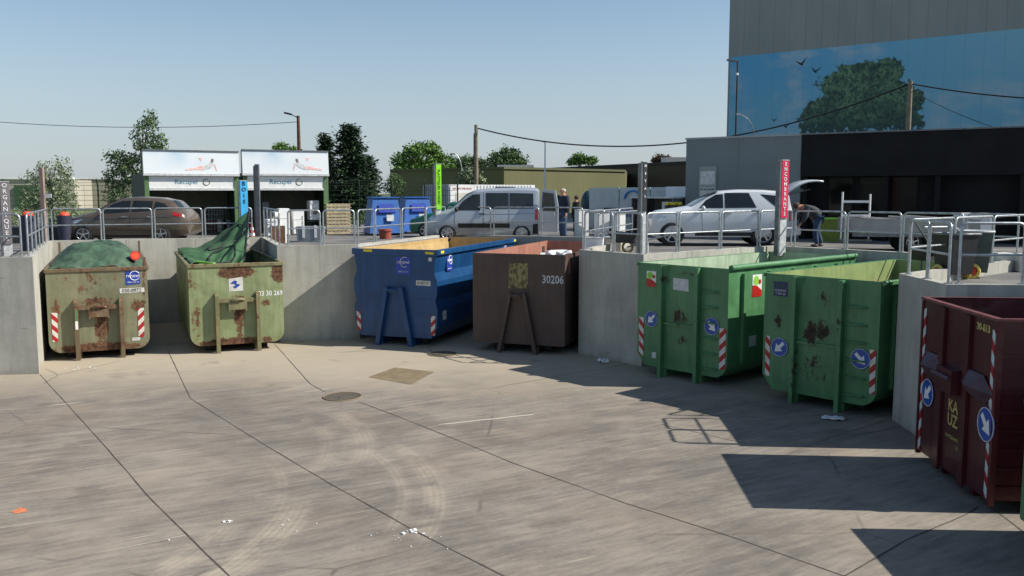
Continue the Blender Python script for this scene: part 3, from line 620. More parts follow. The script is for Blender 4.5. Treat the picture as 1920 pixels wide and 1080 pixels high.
for i in range(9):
    z = .34+i*.255; m = MB(); m.bb((h-.002, .06, z), (h+.022, L, z+.03)); m.build('side_ledge', s7, r)
for sx in (-1, 1):
    m = MB(); m.bb((sx*h-.03, -.02, .1), (sx*h+.03, .055, H-.04)); m.build('corner_post', s7b, r)
    m = MB(); m.box((sx*(h-.1), -.008, 1.32), (.08, .01, 2.3)); m.build('warning_stripe', stripes('edge_stripes%d' % (sx+1), srgb(150, 26, 34), srgb(190, 205, 205), .3, sx), r)
# hook block and wings
zc = 1.62
m = MB(); m.bb((-.26, -.16, zc-.24), (.26, -.003, zc+.12)); m.build('hook_pocket', s7, r)
m = MB(); m.tube([(-.28, -.2, zc+.0), (.28, -.2, zc+.0)], .035, 8); m.build('lifting_bar', M['steelgrey'], r)
for sx in (-1, 1):
    m = MB(); P = [(.26*sx, zc-.02), (.5*sx, zc+.2), (.95*sx, zc+.2), (1.2*sx, zc-.02), (1.0*sx, zc-.2), (.5*sx, zc-.14)]
    vs = [(p[0], -.03 if abs(p[0]) < .99 else -.012, p[1]) for p in P]; c_ = (.75*sx, -.2, zc+.02)
    m.add(vs+[c_], [(i, (i+1) % 6, 6) for i in range(6)] + [tuple(range(6))]); m.build('wing_plate', M['steelgrey'], r)
arrow_disc(k, r, 1739, 736, .22, False); arrow_disc(k, r, 1848, 796, .24, True)
X, Z = onfront(k, 1787, 777); text('logo_word', 'KA', .25, M['yellowold'], r, (X, -.006, Z+.11), bold=.006); text('logo_word', 'UZ', .25, M['yellowold'], r, (X, -.006, Z-.1), bold=.006)
text('logo_line', 'containers', .1, M['yellowold'], r, (X, -.006, Z-.34)); text('logo_line', 'SA', .09, M['yellowold'], r, (X+.2, -.006, Z-.46))
X, Z = onfront(k, 1854, 606); text('container_number', '30-813', .14, M['yellowold'], r, (h-.42, -.006, H-.18), bold=.005)
# --- c8 at the right edge, mostly outside the frame
k = 'c8'; x_, d_, ph_, w_, L, H = CT[k]; r = root_of(k, 'green container cut off by the right picture edge in the foreground'); h = w_/2
s8 = steel('paint_green_far_right', srgb(74, 124, 80), .3, [], seed=51); half = [(h, H), (h, .6)] + arc(h-.1, .3, .1, 0, -90)
shell(r, profile('box', w_, H), L, s8, s8, .05); runners(r, L, s8); rim(r, w_, L, H, s8, .09)
for sx in (-.5, .5):
    m = MB(); m.bb((sx-.05, -.12, 0), (sx+.05, -.003, H-.1)); m.build('front_rib', s8, r)
# ------------------------------------------------------------ tarps
def cloth(name, f, nu, nv, mat, parent, th=.012):
    vs = [f(i/nu, j/nv) for j in range(nv+1) for i in range(nu+1)]; fs = []
    for j in range(nv):
        for i in range(nu): a = j*(nu+1)+i; fs.append((a, a+1, a+nu+2, a+nu+1))
    m = MB(); m.add(vs, fs, True); o = m.build(name, mat, parent, fix=False)
    s = o.modifiers.new('thick', 'SOLIDIFY'); s.thickness = th
    return o
from mathutils import noise as mn
def nz(x, y, s, z=0): return mn.noise(Vector((x*s, y*s, z)))
M['tarp'] = simple('green_tarp', srgb(66, 90, 70), .6, 0, .45, 3.2, .5); M['net'] = simple('green_net', srgb(56, 92, 58), .75, 0, .25, 3, .3)
x_, d_, ph_, w_, L, H = CT['c1']
tc = empty('tarp', (x_, d_, H), R(ph_), 'dark green tarp bulging over the load of the olive container', 'tarp')
def f1(u, v):
    x = (u-.5)*2.26; y = .25+v*5.3; e = min(u, 1-u)*2; ef = min(v*6, (1-v)*2.5, 1)
    z = -.04 + .5*min(1, e*2.2)**.7*ef*(.85+.2*math.sin(u*3.1+.2)) + .12*nz(x, y, 1.5) + .07*abs(nz(x+.3*y, y, 3.2))+.05*abs(nz(x-.5*y, y+3, 5))+.02*nz(x, y, 11)
    return (x, y, max(-.25, z))
cloth('sheet', f1, 44, 60, M['tarp'], tc)
m = MB(); m.ball((.88, .75, .3), (.1, .1, .09), 10, 6, .15); m.ball((1.0, .8, .26), (.06, .06, .06), 8, 5, .1)
o = empty('plastic_bucket', (0, 0, 0), 0, 'red plastic bucket lying on the tarp of the olive container', 'bucket')
o.location = Vector((x_, d_, H)) + Matrix.Rotation(R(ph_), 3, 'Z') @ Vector((.92, .75, .22)); o.rotation_euler = (R(75), R(20), R(ph_))
m = MB(); m.disc((0, 0, -.1), (0, 0, 1), .1, .22, 18, .13); m.build('body', M['red'], o); m = MB(); m.disc((0, 0, .1), (0, 0, 1), .1, .022, 18); m.build('opening', M['orange'], o)
x_, d_, ph_, w_, L, H = CT['c2']
tn = empty('debris_net', (x_, d_, 0), R(ph_), 'green net pulled from the left rim of the light green container up to the rail', 'net')
A, B_, C_, D_ = Vector((-1.14, .5, H-.05)), Vector((-1.18, 5.75, H+.1)), Vector((1.12, 5.85, 3.72)), Vector((.5, 2.5, 2.25))
def f2(u, v):
    P = (A.lerp(B_, v)).lerp(D_.lerp(C_, v), u)
    sag = math.sin(math.pi*u)*(.1+.2*v)
    fold = .07*math.sin(9*(u*.7+v*1.1)+2*nz(u, v, 2))*math.sin(math.pi*u)**.5 + .05*nz(u*3, v*5, 2)
    return tuple(P + Vector((0, 0, -sag+fold + .1*nz(u, v, 5))))
cloth('sheet', f2, 40, 60, M['net'], tn)
for (u0, u1, v0, v1) in ((.35, .8, .1, .42), (.38, .92, .5, .85)):
    pts = [Vector(f2(u, v))+Vector((.02, -.03, .03)) for u, v in [(u0, v0), (u0, v1-.08), (u0+.08, v1), (u1-.08, v1), (u1, v1-.08), (u1, v0+.08), (u1-.08, v0), (u0+.08, v0), (u0, v0)]]
    m = MB(); m.tube(pts, .022, 6); m.build('cord', M['black'], tn)
m = MB(); m.tube([f2(1, v) for v in [k/12 for k in range(13)]], .03, 6); m.build('hem', M['black'], tn)
m = MB(); m.box((-.75, .55, H+.0), (.08, .9, .05), m=Matrix.Rotation(R(28), 3, 'Z')); o = m.build('slat', M['lime'], tn); o.name = 'batten'
# polystyrene and boards in the brown container
x_, d_, ph_, w_, L, H = CT['c4']; Rm = Matrix.Rotation(R(ph_), 3, 'Z')
spots = [((.65, 1.5, 2.5), (.55, .5, .25), 25, 'white polystyrene slab sticking out of the brown container, nearest the wall'), ((.3, 1.7, 2.45), (.5, .35, .2), -20, 'pointed white polystyrene piece on the load of the brown container'),
         ((.95, 1.1, 2.55), (.3, .4, .2), 50, 'small crumpled white piece at the right rim of the brown container')]
for (p, s_, a, lab) in spots:
    q = Vector((x_, d_, 0)) + Rm @ Vector(p); m = MB()
    m.box((0, 0, 0), s_, m=Matrix.Rotation(R(a), 3, 'Z') @ Matrix.Rotation(R(18), 3, 'X')); m.box((.12, .1, .1), (s_[0]*.6, s_[1]*.5, s_[2]*.5), m=Matrix.Rotation(R(a+30), 3, 'Z') @ Matrix.Rotation(R(-14), 3, 'Y'))
    o = m.build('polystyrene_block', M['white'], None, bevel=.02); o.location = q; tag(o, lab, 'polystyrene', 'white scrap pieces in the brown container')
# crumpled load heap so the containers are not empty
def heap(k, z0, z1, mat, lab, seed):
    x_, d_, ph_, w_, L, H = CT[k]; e = empty('rubble_heap', (x_, d_, 0), R(ph_), lab, 'rubble', None)
    def g(u, v):
        x = (u-.5)*(w_-.16); y = .1+v*(L-.2); ed = min(u, 1-u, v, 1-v)
        return (x, y, z0+(z1-z0)*min(1, ed*5)*(.5+.6*abs(nz(x+seed, y, 1.2)))+.12*nz(x, y, 3.3, seed))
    cloth('surface', g, 30, 50, mat, e)
heap('c3', .6, 1.2, M['wood'], 'wooden scrap lying inside the blue container', 3); heap('c4', 1.2, 2.2, M['offwhite'], 'pale scrap heap inside the brown container', 9)
heap('c2', .8, 1.3, M['darkcloth'], 'dark scrap inside the light green container', 5)
# ------------------------------------------------------------ galvanised railing frames
MR = M['galv']
def frame(a, b_, label, H=1.0, n_mid=0, z=None, grp='galvanised railing frames along the top of the walls'):
    z = WT if z is None else z
    a, b_ = Vector((a[0], a[1], z)), Vector((b_[0], b_[1], z)); L = (b_-a).length; u = (b_-a).normalized()
    e = empty('railing_frame', a, math.atan2(u.y, u.x), label, 'railing', grp)
    r = .1; t_ = .024; m = MB()
    P = [(0, 0, -.0), (0, 0, H-r)] + [(r-r*math.cos(R(q)), 0, H-r+r*math.sin(R(q))) for q in (22, 45, 68, 90)] + [(L-r+r*math.sin(R(q)), 0, H-r+r*math.cos(R(q))) for q in (0, 22, 45, 68)] + [(L, 0, H-r), (L, 0, 0)]
    m.tube(P, t_, 8); m.build('hoop', MR, e)
    m = MB(); m.tube([(t_*.5, 0, H*.48), (L-t_*.5, 0, H*.48)], .019, 8); m.build('middle_bar', MR, e)
    for k in range(n_mid):
        m = MB(); x = L*(k+1)/(n_mid+1); m.tube([(x, 0, 0), (x, 0, H)], .02, 8); m.build('middle_post', MR, e)
    m = MB()
    for x in (0, L): m.box((x, 0, .006), (.1, .1, .012))
    m.build('base_plate', MR, e)
    return e
def online(i, px):                                # where the vertical plane through a wall run meets an image column
    a, b_ = KI2[i], KI2[i+1]; u = (px-960)/F; s = (WT-CAM_H)
    # x = u*(d*cosP - s*sinP)
    ax, ay, bx, by = a.x, a.y, b_.x, b_.y; c = u*math.cos(PITCH); k = -u*s*math.sin(PITCH)
    t_ = (c*ay + k - ax)/((bx-ax) - c*(by-ay)); return (ax+(bx-ax)*t_, ay+(by-ay)*t_)
def run(i, spans, what, n0=1):
    words = ['first', 'second', 'third', 'fourth', 'fifth', 'sixth']
    for k, (p, q) in enumerate(spans):
        frame(online(i, p), online(i, q), ('%s railing frame from the left ' % words[k] if len(spans) > 1 else 'single railing frame ') + what)
def sub(i, n, what, t0=.02, t1=.98, g=.05, n_mid=0, first='nearest'):
    words = ['nearest', 'second nearest', 'third nearest', 'fourth nearest']; a, b_ = KI2[i], KI2[i+1]
    for k in range(n):
        s0, s1 = t0+(t1-t0)*k/n + g/2/(b_-a).length, t0+(t1-t0)*(k+1)/n - g/2/(b_-a).length
        w_ = words[k] if first == 'nearest' else words[n-1-k]
        frame(a.lerp(b_, s0), a.lerp(b_, s1), w_+' railing frame '+what, n_mid=n_mid)
frame(online(0, -64), online(0, 41), 'railing frame cut off by the left picture edge above the sunlit wall')
sub(1, 3, 'on the side wall left of the olive container', n_mid=1)
run(2, [(99, 190.5), (195.5, 286), (291.5, 380), (385.5, 473)], 'in front of the brown car')
sub(3, 2, 'on the side wall right of the light green container', first='far', n_mid=1)
run(4, [(541, 601), (607, 665)], 'above the half shaded wall')
run(5, [(672, 701), (704.5, 751), (754.5, 797), (799.5, 835)], 'on the side wall left of the blue container')
run(6, [(840, 920), (926, 1010), (1016, 1092)], 'in front of the silver van')
sub(7, 3, 'on the side wall right of the brown container', first='far')
run(8, [(1096, 1148), (1152, 1203)], 'above the shaded wall between brown and green containers')
run(9, [(1212, 1268), (1273, 1348), (1352, 1420), (1424.5, 1483)], 'in front of the white car')
run(10, [(1490, 1583), (1588, 1687), (1692, 1803), (1810, 1906)], 'behind the two bright green containers')
sub(11, 3, 'on the side wall right of the last green container', first='far')
sub(12, 2, 'above the narrow wall left of the dark red container', t0=.06, first='far')
run(13, [(1797, 1916)], 'above the wall behind the dark red container')
frame(online(13, 1925), (11.5, 14.2), 'railing frame just outside the right picture edge')
# ------------------------------------------------------------ sign columns standing behind the railing
def column(px, pytop, wpx, col, letters, lettercol, label, d, leftdark=True, vert=False, plate_h=1.6, rz=0):
    b0 = atd(px, 400, d); top = atd(px, pytop, d).z; w_ = wpx/F*d*1.22; rz = rz or R(26); e = empty('sign_column', (b0.x, d, PZ), rz, label, 'sign column')
    Ht = top-PZ
    m = MB(); m.bb((-w_/2-.06, .0, 0), (-w_/2, .16, Ht-.02)); m.bb((-w_/2, .12, 0), (w_/2, .17, Ht-.04)); m.build('pole', M['galv_dark'], e)
    m = MB(); m.bb((-w_/2+.002, .02, 0), (w_/2, .117, Ht-plate_h)); m.build('lower_plate', M['pale'] if leftdark else M['galv_dark'], e)
    pm = simple('sign_'+label[:8], col, .45, 0, .08, 5)
    m = MB(); m.bb((-w_/2+.002, -.01, Ht-plate_h+.005), (w_/2, .117, Ht)); pl = m.build('sign_plate', pm, e)
    m = MB(); m.bb((-w_/2-.01, -.02, Ht+.002), (w_/2+.01, .13, Ht+.02)); m.build('cap', M['pale'], e)
    n = len(letters)
    if vert:
        text('sign_word', letters, w_*.62, lettercol, pl, (0, -.018, Ht-plate_h/2), (math.pi/2, -math.pi/2, 0) if False else (math.pi/2, math.pi/2, 0), sx=plate_h*.9/(len(letters)*w_*.62*.6))
    else:
        step = (plate_h-.08)/max(n, 1) if n > 6 else .2
        for i, c in enumerate(letters):
            if c != ' ': text('sign_letter', c, min(w_*.75, step*1.05), lettercol, pl, (0, -.018, Ht-.1-step*i), bold=.003)
    return e
column(1470, 301, 13.5, srgb(214, 36, 78), 'ENCOMBRANTS', M['white'], 'raspberry red sign column with white letters ENCOMBRANTS beside the white car', 24.4, plate_h=1.58)
column(1208.5, 304, 7, srgb(52, 54, 56), 'METAL', M['white'], 'dark grey sign column with a few white letters in front of the silver containers', 23.6, plate_h=1.3)
column(823, 308, 8.5, srgb(140, 230, 30), 'PLASTIQUES RIGIDES', M['dark'], 'bright lime green sign column next to the blue bins', 31.6, vert=True, plate_h=1.6)
column(458.5, 339, 11, srgb(70, 180, 232), 'BOIS', M['stickerdark'], 'sky blue sign column between the two green kiosks', 29.9, plate_h=1.2)
column(11, 341, 12, srgb(128, 120, 122), 'ORGANIQUES', M['white'], 'grey sign column with white letters ORGANIQUES at the far left', 24.2, plate_h=1.7)
e = empty('steel_post', at(486, 452, PZ), 0, 'plain grey square post in front of the right green kiosk', 'post'); p = atd(486, 309, e.location.y)
m = MB(); m.box((0, 0, (p.z-PZ)/2), (.14, .14, p.z-PZ)); m.box((-.1, .02, (p.z-PZ)/2-.02), (.06, .12, p.z-PZ-.04)); m.build('shaft', M['galv_dark'], e); m = MB(); m.box((0, 0, p.z-PZ+.012), (.15, .15, .02)); m.build('cap', M['galv'], e)
e = empty('steel_post', (atd(82, 400, 27.5).x-.3, 27.5, PZ), 0, 'slim brownish post left of the olive container, beside a small white sign', 'post'); e.location.x = atd(82, 400, 27.5).x; p = atd(82, 314, 27.5)
m = MB(); m.box((0, 0, (p.z-PZ)/2), (.12, .1, p.z-PZ)); m.build('shaft', simple('post_brown', srgb(150, 128, 116), .6), e); m = MB(); m.box((.17, 0, atd(82, 367, 27.5).z-PZ), (.2, .02, .12)); m.build('small_sign', M['white'], e)
# ------------------------------------------------------------ cars
def smooth_angle(o, ang=35):
    me = o.data; me.polygons.foreach_set('use_smooth', [True]*len(me.polygons)); me.set_sharp_from_angle(angle=R(ang))
def paint(name, col, rough=.28, metal=.25):
    m = simple(name, col, rough, metal, .05, 2, coat=.5); return m
class Car:
    """stations: (x, zbottom, zbelt, ztop, half width low, half width top); front towards -x"""
    def __init__(s, st): s.st = st
    def at(s, x):
        st = s.st
        if x <= st[0][0]: return st[0]
        for a, b_ in zip(st, st[1:]):
            if x <= b_[0]:
                t_ = (x-a[0])/(b_[0]-a[0]); return tuple(p+(q-p)*t_ for p, q in zip(a, b_))
        return st[-1]
    def section(s, x):
        x, zb, ze, zt, wl, wt_ = s.at(x); cab = max(.0, min(1, (zt-ze)/.35)); h = ze-zb
        return [(wl*.9, zb), (wl*.985, zb+h*.22), (wl, zb+h*.5), (wl*.985, zb+h*.8), (wl*.955, ze), (wl*.955+(wt_-wl*.955)*.55, ze+(zt-ze)*.55), (wt_, zt-(zt-ze)*.1), (wt_*.86, zt-(zt-ze)*.02), (wt_*.45, zt+.015)]
    def side(s, x, z):
        P = s.section(x)
        for a, b_ in zip(P, P[1:]):
            if a[1] <= z <= b_[1] and b_[1] > a[1]: return a[0]+(b_[0]-a[0])*(z-a[1])/(b_[1]-a[1])
        return P[0][0] if z < P[0][1] else P[-2][0]
    def body(s, mat, root, wheels, wr):
        xs = []
        for a, b_ in zip(s.st, s.st[1:]):
            n = max(1, round((b_[0]-a[0])/.12)); xs += [a[0]+(b_[0]-a[0])*k/n for k in range(n)]
        xs.append(s.st[-1][0]); rings = []
        for x in xs:
            P = s.section(x); rings.append([(x, -y, z) for y, z in P] + [(x, y, z) for y, z in P[::-1]])
        n = len(rings[0]); vs = [v for g in rings for v in g]; fs = []
        for i in range(len(rings)-1):
            for k in range(n):
                l = (k+1) % n; fs.append((i*n+k, (i+1)*n+k, (i+1)*n+l, i*n+l))
        fs += [tuple(range(n)), tuple(range(len(vs)-1, len(vs)-n-1, -1))]
        m = MB(); m.add(vs, fs); o = m.build('body', mat, root)
        for wx in wheels:                          # wheel wells cut out of the body
            c = MB(); c.disc((wx, -1.3, wr), (0, 1, 0), wr*1.17, .62, 28); c.disc((wx, .68, wr), (0, 1, 0), wr*1.17, .62, 28); co = c.build('cut', mat)
            md = o.modifiers.new('b', 'BOOLEAN'); md.object = co; md.operation = 'DIFFERENCE'; md.solver = 'EXACT'
            dg = bpy.context.evaluated_depsgraph_get(); dg.update(); me = bpy.data.meshes.new_from_object(o.evaluated_get(dg)); o.modifiers.clear(); o.data = me; bpy.data.objects.remove(co)
        smooth_angle(o, 38); return o
    def panel(s, name, poly, mat, root, off=.008, sides=(-1, 1), n=5):
        """polygon given in x,z laid on the body's side surface"""
        xs = sorted(set([p[0] for p in poly])); x0, x1 = xs[0], xs[-1]; N = max(6, int((x1-x0)/.07)); rows = 6
        cols = sorted(set([x0+(x1-x0)*k/N for k in range(N+1)] + xs)); E_ = list(zip(poly, poly[1:]+poly[:1]))
        def span(x):
            zs = []
            for (ax, az), (bx, bz) in E_:
                if min(ax, bx)-1e-9 <= x <= max(ax, bx)+1e-9: zs += [az, bz] if abs(ax-bx) < 1e-9 else [az+(bz-az)*(x-ax)/(bx-ax)]
            return min(zs), max(zs)
        for sg in sides:
            vs = []
            for x in cols:
                z0, z1 = span(x)
                for k in range(rows+1): z = z0+(z1-z0)*k/rows; vs.append((x, sg*(s.side(x, z)+off), z))
            q = rows+1; m = MB(); m.add(vs, [(i*q+k, (i+1)*q+k, (i+1)*q+k+1, i*q+k+1) if sg < 0 else (i*q+k+1, (i+1)*q+k+1, (i+1)*q+k, i*q+k) for i in range(len(cols)-1) for k in range(rows)], True)
            o = m.build(name, mat, root, fix=False)
        return o
    def cross(s, name, x0, x1, mat, root, wf=.9, lo=0, hi=1, off=.008):
        """windscreen or rear glass between two stations, on the top surface"""
        m = MB(); vs = []; n = 6
        for i in range(n+1):
            x = x0+(x1-x0)*i/n; P = s.at(x); zt = P[3]; w_ = P[5]
            for q in (-1, -.5, 0, .5, 1): vs.append((x, q*w_*wf, zt + (.02 if abs(q) < .9 else -.0)+off))
        m.add(vs, [(i*5+k, i*5+k+1, i*5+k+6, i*5+k+5) for i in range(n) for k in range(4)], True); return m.build(name, mat, root, fix=False)
def wheel(root, x, y, r, w_, spokes=5, sg=-1, hub=None):
    e = empty('wheel'); e.parent = root; e.location = (x, y, r)
    m = MB(); n = 32
    prof = [(-w_/2, r*.66), (-w_/2, r*.9), (-w_/2+.03, r), (w_/2-.03, r), (w_/2, r*.9), (w_/2, r*.66)]
    rings = [[(rr*math.cos(2*math.pi*k/n), yy, rr*math.sin(2*math.pi*k/n)) for k in range(n)] for yy, rr in prof]
    m.add([v for g in rings for v in g], [(i*n+k, i*n+(k+1) % n, (i+1)*n+(k+1) % n, (i+1)*n+k) for i in range(len(rings)-1) for k in range(n)], True); m.build('tyre', M['rubber'], e)
    m = MB(); m.disc((0, sg*(w_/2-.1), 0), (0, -sg, 0), r*.655, .05, 28); m.build('brake_disc', M['dark'], e)
    m = MB(); yy = sg*(w_/2-.012)
    m.tube([(r*.64*math.cos(2*math.pi*k/28), yy, r*.64*math.sin(2*math.pi*k/28)) for k in range(28)], r*.055, 6, closed=True)
    m.disc((0, yy-sg*.04, 0), (0, sg, 0), r*.17, .05, 16)
    for k in range(spokes):
        a = 2*math.pi*k/spokes+.3; m.bar((r*.12*math.cos(a), yy-sg*.01, r*.12*math.sin(a)), (r*.63*math.cos(a), yy-sg*.005, r*.63*math.sin(a)), .03, r*.14)
    m.build('rim', M['alu'], e)
M['redlamp'] = simple('tail_lamp_red', srgb(190, 20, 24), .15, 0, .1, 9, coat=1); M['clearlamp'] = simple('head_lamp', (.5, .52, .54), .08, .6, .2, 14, coat=1)
# brown compact car
def mirrors(C, root, x, z, mat, w_=.24):
    for sg in (-1, 1):
        m = MB(); y = C.side(x, z); m.ball((x, sg*(y+.12), z+.04), (.07, .12, .085), 10, 7); m.box((x, sg*(y+.01), z-.02), (.05, .1, .04)); m.build('mirror', mat, root)
def handles(C, root, xs, z, mat):
    for x in xs:
        for sg in (-1, 1):
            m = MB(); y = C.side(x, z); m.box((x, sg*(y+.02), z), (.2, .03, .035)); m.build('door_handle', mat, root)
def lines(C, root, polys, mat, w_=.008):
    for pl_ in polys:
        for sg in (-1, 1):
            m = MB(); P = []
            for (a, b_) in zip(pl_, pl_[1:]):
                n = 8
                for k in range(n): x = a[0]+(b_[0]-a[0])*k/n; z = a[1]+(b_[1]-a[1])*k/n; P.append((x, sg*(C.side(x, z)+.002), z))
            x, z = pl_[-1]; P.append((x, sg*(C.side(x, z)+.002), z)); m.tube(P, w_, 4); m.build('door_gap', mat, root)
pc = at(250, 461, PZ)
e = empty('parked_car', (atd(232, 450, 30.2).x, 30.9, PZ), R(1), 'brown metallic compact car driving left behind the railing', 'car')
C = Car([(-2.16, .32, .6, .62, .55, .45), (-2.05, .22, .74, .76, .74, .6), (-1.85, .2, .84, .87, .84, .68), (-1.2, .2, .93, 1.04, .9, .72), (-.95, .2, .95, 1.1, .91, .7), (-.45, .2, .97, 1.42, .91, .62), (0, .2, .98, 1.56, .92, .6), (.5, .2, 1.0, 1.6, .92, .6),
         (1.2, .2, 1.05, 1.56, .91, .58), (1.65, .22, 1.08, 1.46, .89, .55), (1.95, .26, 1.06, 1.18, .85, .55), (2.1, .32, .98, 1.02, .78, .55), (2.2, .36, .7, .72, .7, .5)])
pb = paint('paint_brown_metallic', srgb(96, 84, 72)); C.body(pb, e, (-1.3, 1.32), .325)
C.panel('side_window', [(-.8, 1.02), (-.3, 1.06), (.28, 1.1), (.28, 1.47), (0, 1.47), (-.35, 1.36)], M['glass'], e); C.panel('side_window', [(.36, 1.1), (1.02, 1.14), (1.02, 1.46), (.36, 1.48)], M['glass'], e); C.panel('side_window', [(1.1, 1.15), (1.62, 1.2), (1.42, 1.38), (1.1, 1.45)], M['glass'], e)
C.cross('windscreen', -.95, -.3, M['glass'], e); C.cross('rear_window', 1.62, 1.93, M['glass'], e, .85)
C.panel('head_lamp', [(-2.0, .62), (-1.5, .72), (-1.25, .86), (-1.8, .78)], M['clearlamp'], e, .01); C.panel('tail_lamp', [(1.72, .98), (2.02, .92), (2.0, 1.03), (1.78, 1.1)], M['redlamp'], e, .012)
C.panel('sill', [(-.95, .23), (.95, .23), (.95, .31), (-.95, .29)], M['black'], e, .012)
mirrors(C, e, -.62, 1.02, pb); handles(C, e, (.12, 1.0), .93, M['alu']); lines(C, e, [[(-.5, .3), (-.55, .92)], [(.32, .3), (.32, 1.05)], [(-.55, .3), (1.0, .3)], [(-.9, .84), (1.7, .92)]], M['black'], .006)
for x in (-1.3, 1.32):
    for sg in (-1, 1): wheel(e, x, sg*.8, .325, .2, 5, sg)
# silver van with its rear door open
e = empty('parked_van', (atd(905, 450, 31.5).x, 32.4, PZ), R(1), 'silver grey van with its rear door swung open, in front of the white container', 'van')
C = Car([(-2.1, .3, .62, .64, .58, .5), (-1.98, .24, .8, .82, .76, .62), (-1.75, .22, .93, .98, .84, .68), (-1.35, .22, 1.02, 1.12, .87, .7), (-1.15, .22, 1.04, 1.18, .88, .7), (-.6, .22, 1.06, 1.68, .88, .66), (-.25, .22, 1.07, 1.84, .88, .68), (.3, .22, 1.08, 1.9, .88, .7), (1.5, .22, 1.08, 1.92, .88, .7),
         (1.95, .22, 1.08, 1.9, .87, .7), (2.02, .24, 1.06, 1.84, .85, .68)])
pv = paint('paint_silver', srgb(168, 176, 184)); C.body(pv, e, (-1.28, 1.38), .33)
C.panel('side_window', [(-1.0, 1.12), (-.1, 1.12), (-.1, 1.7), (-.38, 1.68), (-.72, 1.45)], M['glass_dim'], e); C.panel('side_window', [(.1, 1.18), (.92, 1.18), (.92, 1.74), (.1, 1.74)], M['glass_dim'], e); C.panel('side_window', [(.95, 1.18), (1.8, 1.18), (1.8, 1.72), (.95, 1.74)], M['glass_dim'], e)
C.cross('windscreen', -1.12, -.35, M['glass_dim'], e); C.panel('tail_lamp', [(1.86, .78), (2.0, .78), (2.0, 1.15), (1.86, 1.15)], M['redlamp'], e, .014); C.panel('head_lamp', [(-1.95, .7), (-1.65, .76), (-1.6, .92), (-1.85, .86)], M['clearlamp'], e, .012)
C.panel('side_strip', [(-.9, .5), (.95, .5), (.95, .66), (-.9, .66)], M['black'], e, .016); C.panel('bumper', [(1.78, .28), (2.0, .28), (2.0, .66), (1.78, .62)], M['black'], e, .016)
mirrors(C, e, -.95, 1.12, M['black']); handles(C, e, (-.05,), 1.0, M['black']); lines(C, e, [[(-1.0, .3), (-1.02, 1.1)], [(.02, .3), (.02, 1.75)], [(.93, .6), (.93, 1.15)], [(.02, .98), (1.85, 1.0)]], M['dark'], .006)
m = MB(); q = Matrix.Rotation(R(62), 3, 'Z')
o2 = empty('rear_door', (2.03, -.82, 0)); o2.parent = e; o2.rotation_euler = (0, 0, R(-28))
m = MB(); m.prism([(0, .36), (.72, .36), (.72, 1.3), (.62, 1.82), (.1, 1.88), (0, 1.3)], (0, -.03, 0), (1, 0, 0), (0, 0, 1), (0, .06, 0)); m.build('door_panel', pv, o2)
m = MB(); m.prism([(.09, 1.1), (.64, 1.1), (.55, 1.72), (.13, 1.77)], (0, -.038, 0), (1, 0, 0), (0, 0, 1), (0, .076, 0)); m.build('door_glass', M['glass_dim'], o2); m = MB(); m.box((.62, -.06, 1.0), (.06, .04, .14)); m.build('latch', M['alu'], o2)
for x in (-1.28, 1.38):
    for sg in (-1, 1): wheel(e, x, sg*.78, .31, .19, 6, sg)
# green car half hidden behind the van
e = empty('parked_car', (atd(860, 450, 34.5).x, 35.0, PZ), R(-8), 'dark green small car half hidden behind the silver van', 'car')
C = Car([(-1.9, .3, .55, .58, .55, .45), (-1.8, .22, .7, .72, .74, .6), (-1.1, .2, .84, .95, .82, .66), (-.85, .2, .86, 1.0, .82, .64), (-.2, .2, .88, 1.38, .82, .56), (.9, .2, .9, 1.4, .82, .56), (1.5, .22, .9, 1.3, .8, .55), (1.8, .26, .85, .95, .72, .5)])
pg = paint('paint_green_car', srgb(24, 104, 84)); C.body(pg, e, (-1.2, 1.2), .29)
C.panel('side_window', [(-.7, .93), (.1, .95), (.1, 1.3), (-.2, 1.28)], M['glass'], e); C.panel('side_window', [(.18, .96), (1.3, .97), (1.1, 1.28), (.18, 1.3)], M['glass'], e); C.cross('windscreen', -.85, -.2, M['glass'], e)
for x in (-1.2, 1.2):
    for sg in (-1, 1): wheel(e, x, sg*.73, .29, .18, 5, sg)
# white off-road car with open tailgate
e = empty('parked_car', (atd(1362, 450, 28.7).x, 29.7, PZ), R(-3), 'large white off-road car with its tailgate raised', 'car')
C = Car([(-2.36, .42, .8, .82, .66, .55), (-2.3, .32, 1.0, 1.04, .86, .72), (-2.1, .3, 1.08, 1.14, .92, .78), (-1.4, .3, 1.14, 1.24, .95, .8), (-1.05, .3, 1.16, 1.3, .96, .77), (-.55, .3, 1.17, 1.62, .96, .72), (-.15, .3, 1.18, 1.79, .96, .72), (.5, .3, 1.19, 1.84, .96, .72), (1.3, .3, 1.2, 1.83, .96, .71),
         (1.9, .3, 1.21, 1.78, .95, .7), (2.1, .32, 1.21, 1.72, .94, .7), (2.18, .34, 1.12, 1.3, .92, .68), (2.3, .36, .84, .86, .86, .62)])
pw = paint('paint_white', srgb(206, 210, 212), .3, .0); C.body(pw, e, (-1.7, 1.25), .4)
C.panel('side_window', [(-.84, 1.24), (-.05, 1.25), (-.05, 1.7), (-.28, 1.68), (-.6, 1.5)], M['glass'], e); C.panel('side_window', [(.0, 1.25), (1.02, 1.26), (.78, 1.74), (.0, 1.74)], M['glass'], e); C.panel('side_window', [(1.15, 1.7), (2.02, 1.62), (2.02, 1.3), (1.65, 1.28)], M['glass'], e)
C.cross('windscreen', -1.08, -.2, M['glass'], e); C.panel('sill', [(-.95, .34), (.95, .34), (.95, .46), (-.95, .46)], M['dark'], e, .014); C.panel('head_lamp', [(-2.22, .78), (-1.95, .84), (-1.85, 1.0), (-2.1, .98)], M['clearlamp'], e, .012)
C.panel('tail_lamp', [(2.05, .82), (2.2, .84), (2.18, 1.1), (2.05, 1.15)], M['redlamp'], e, .012)
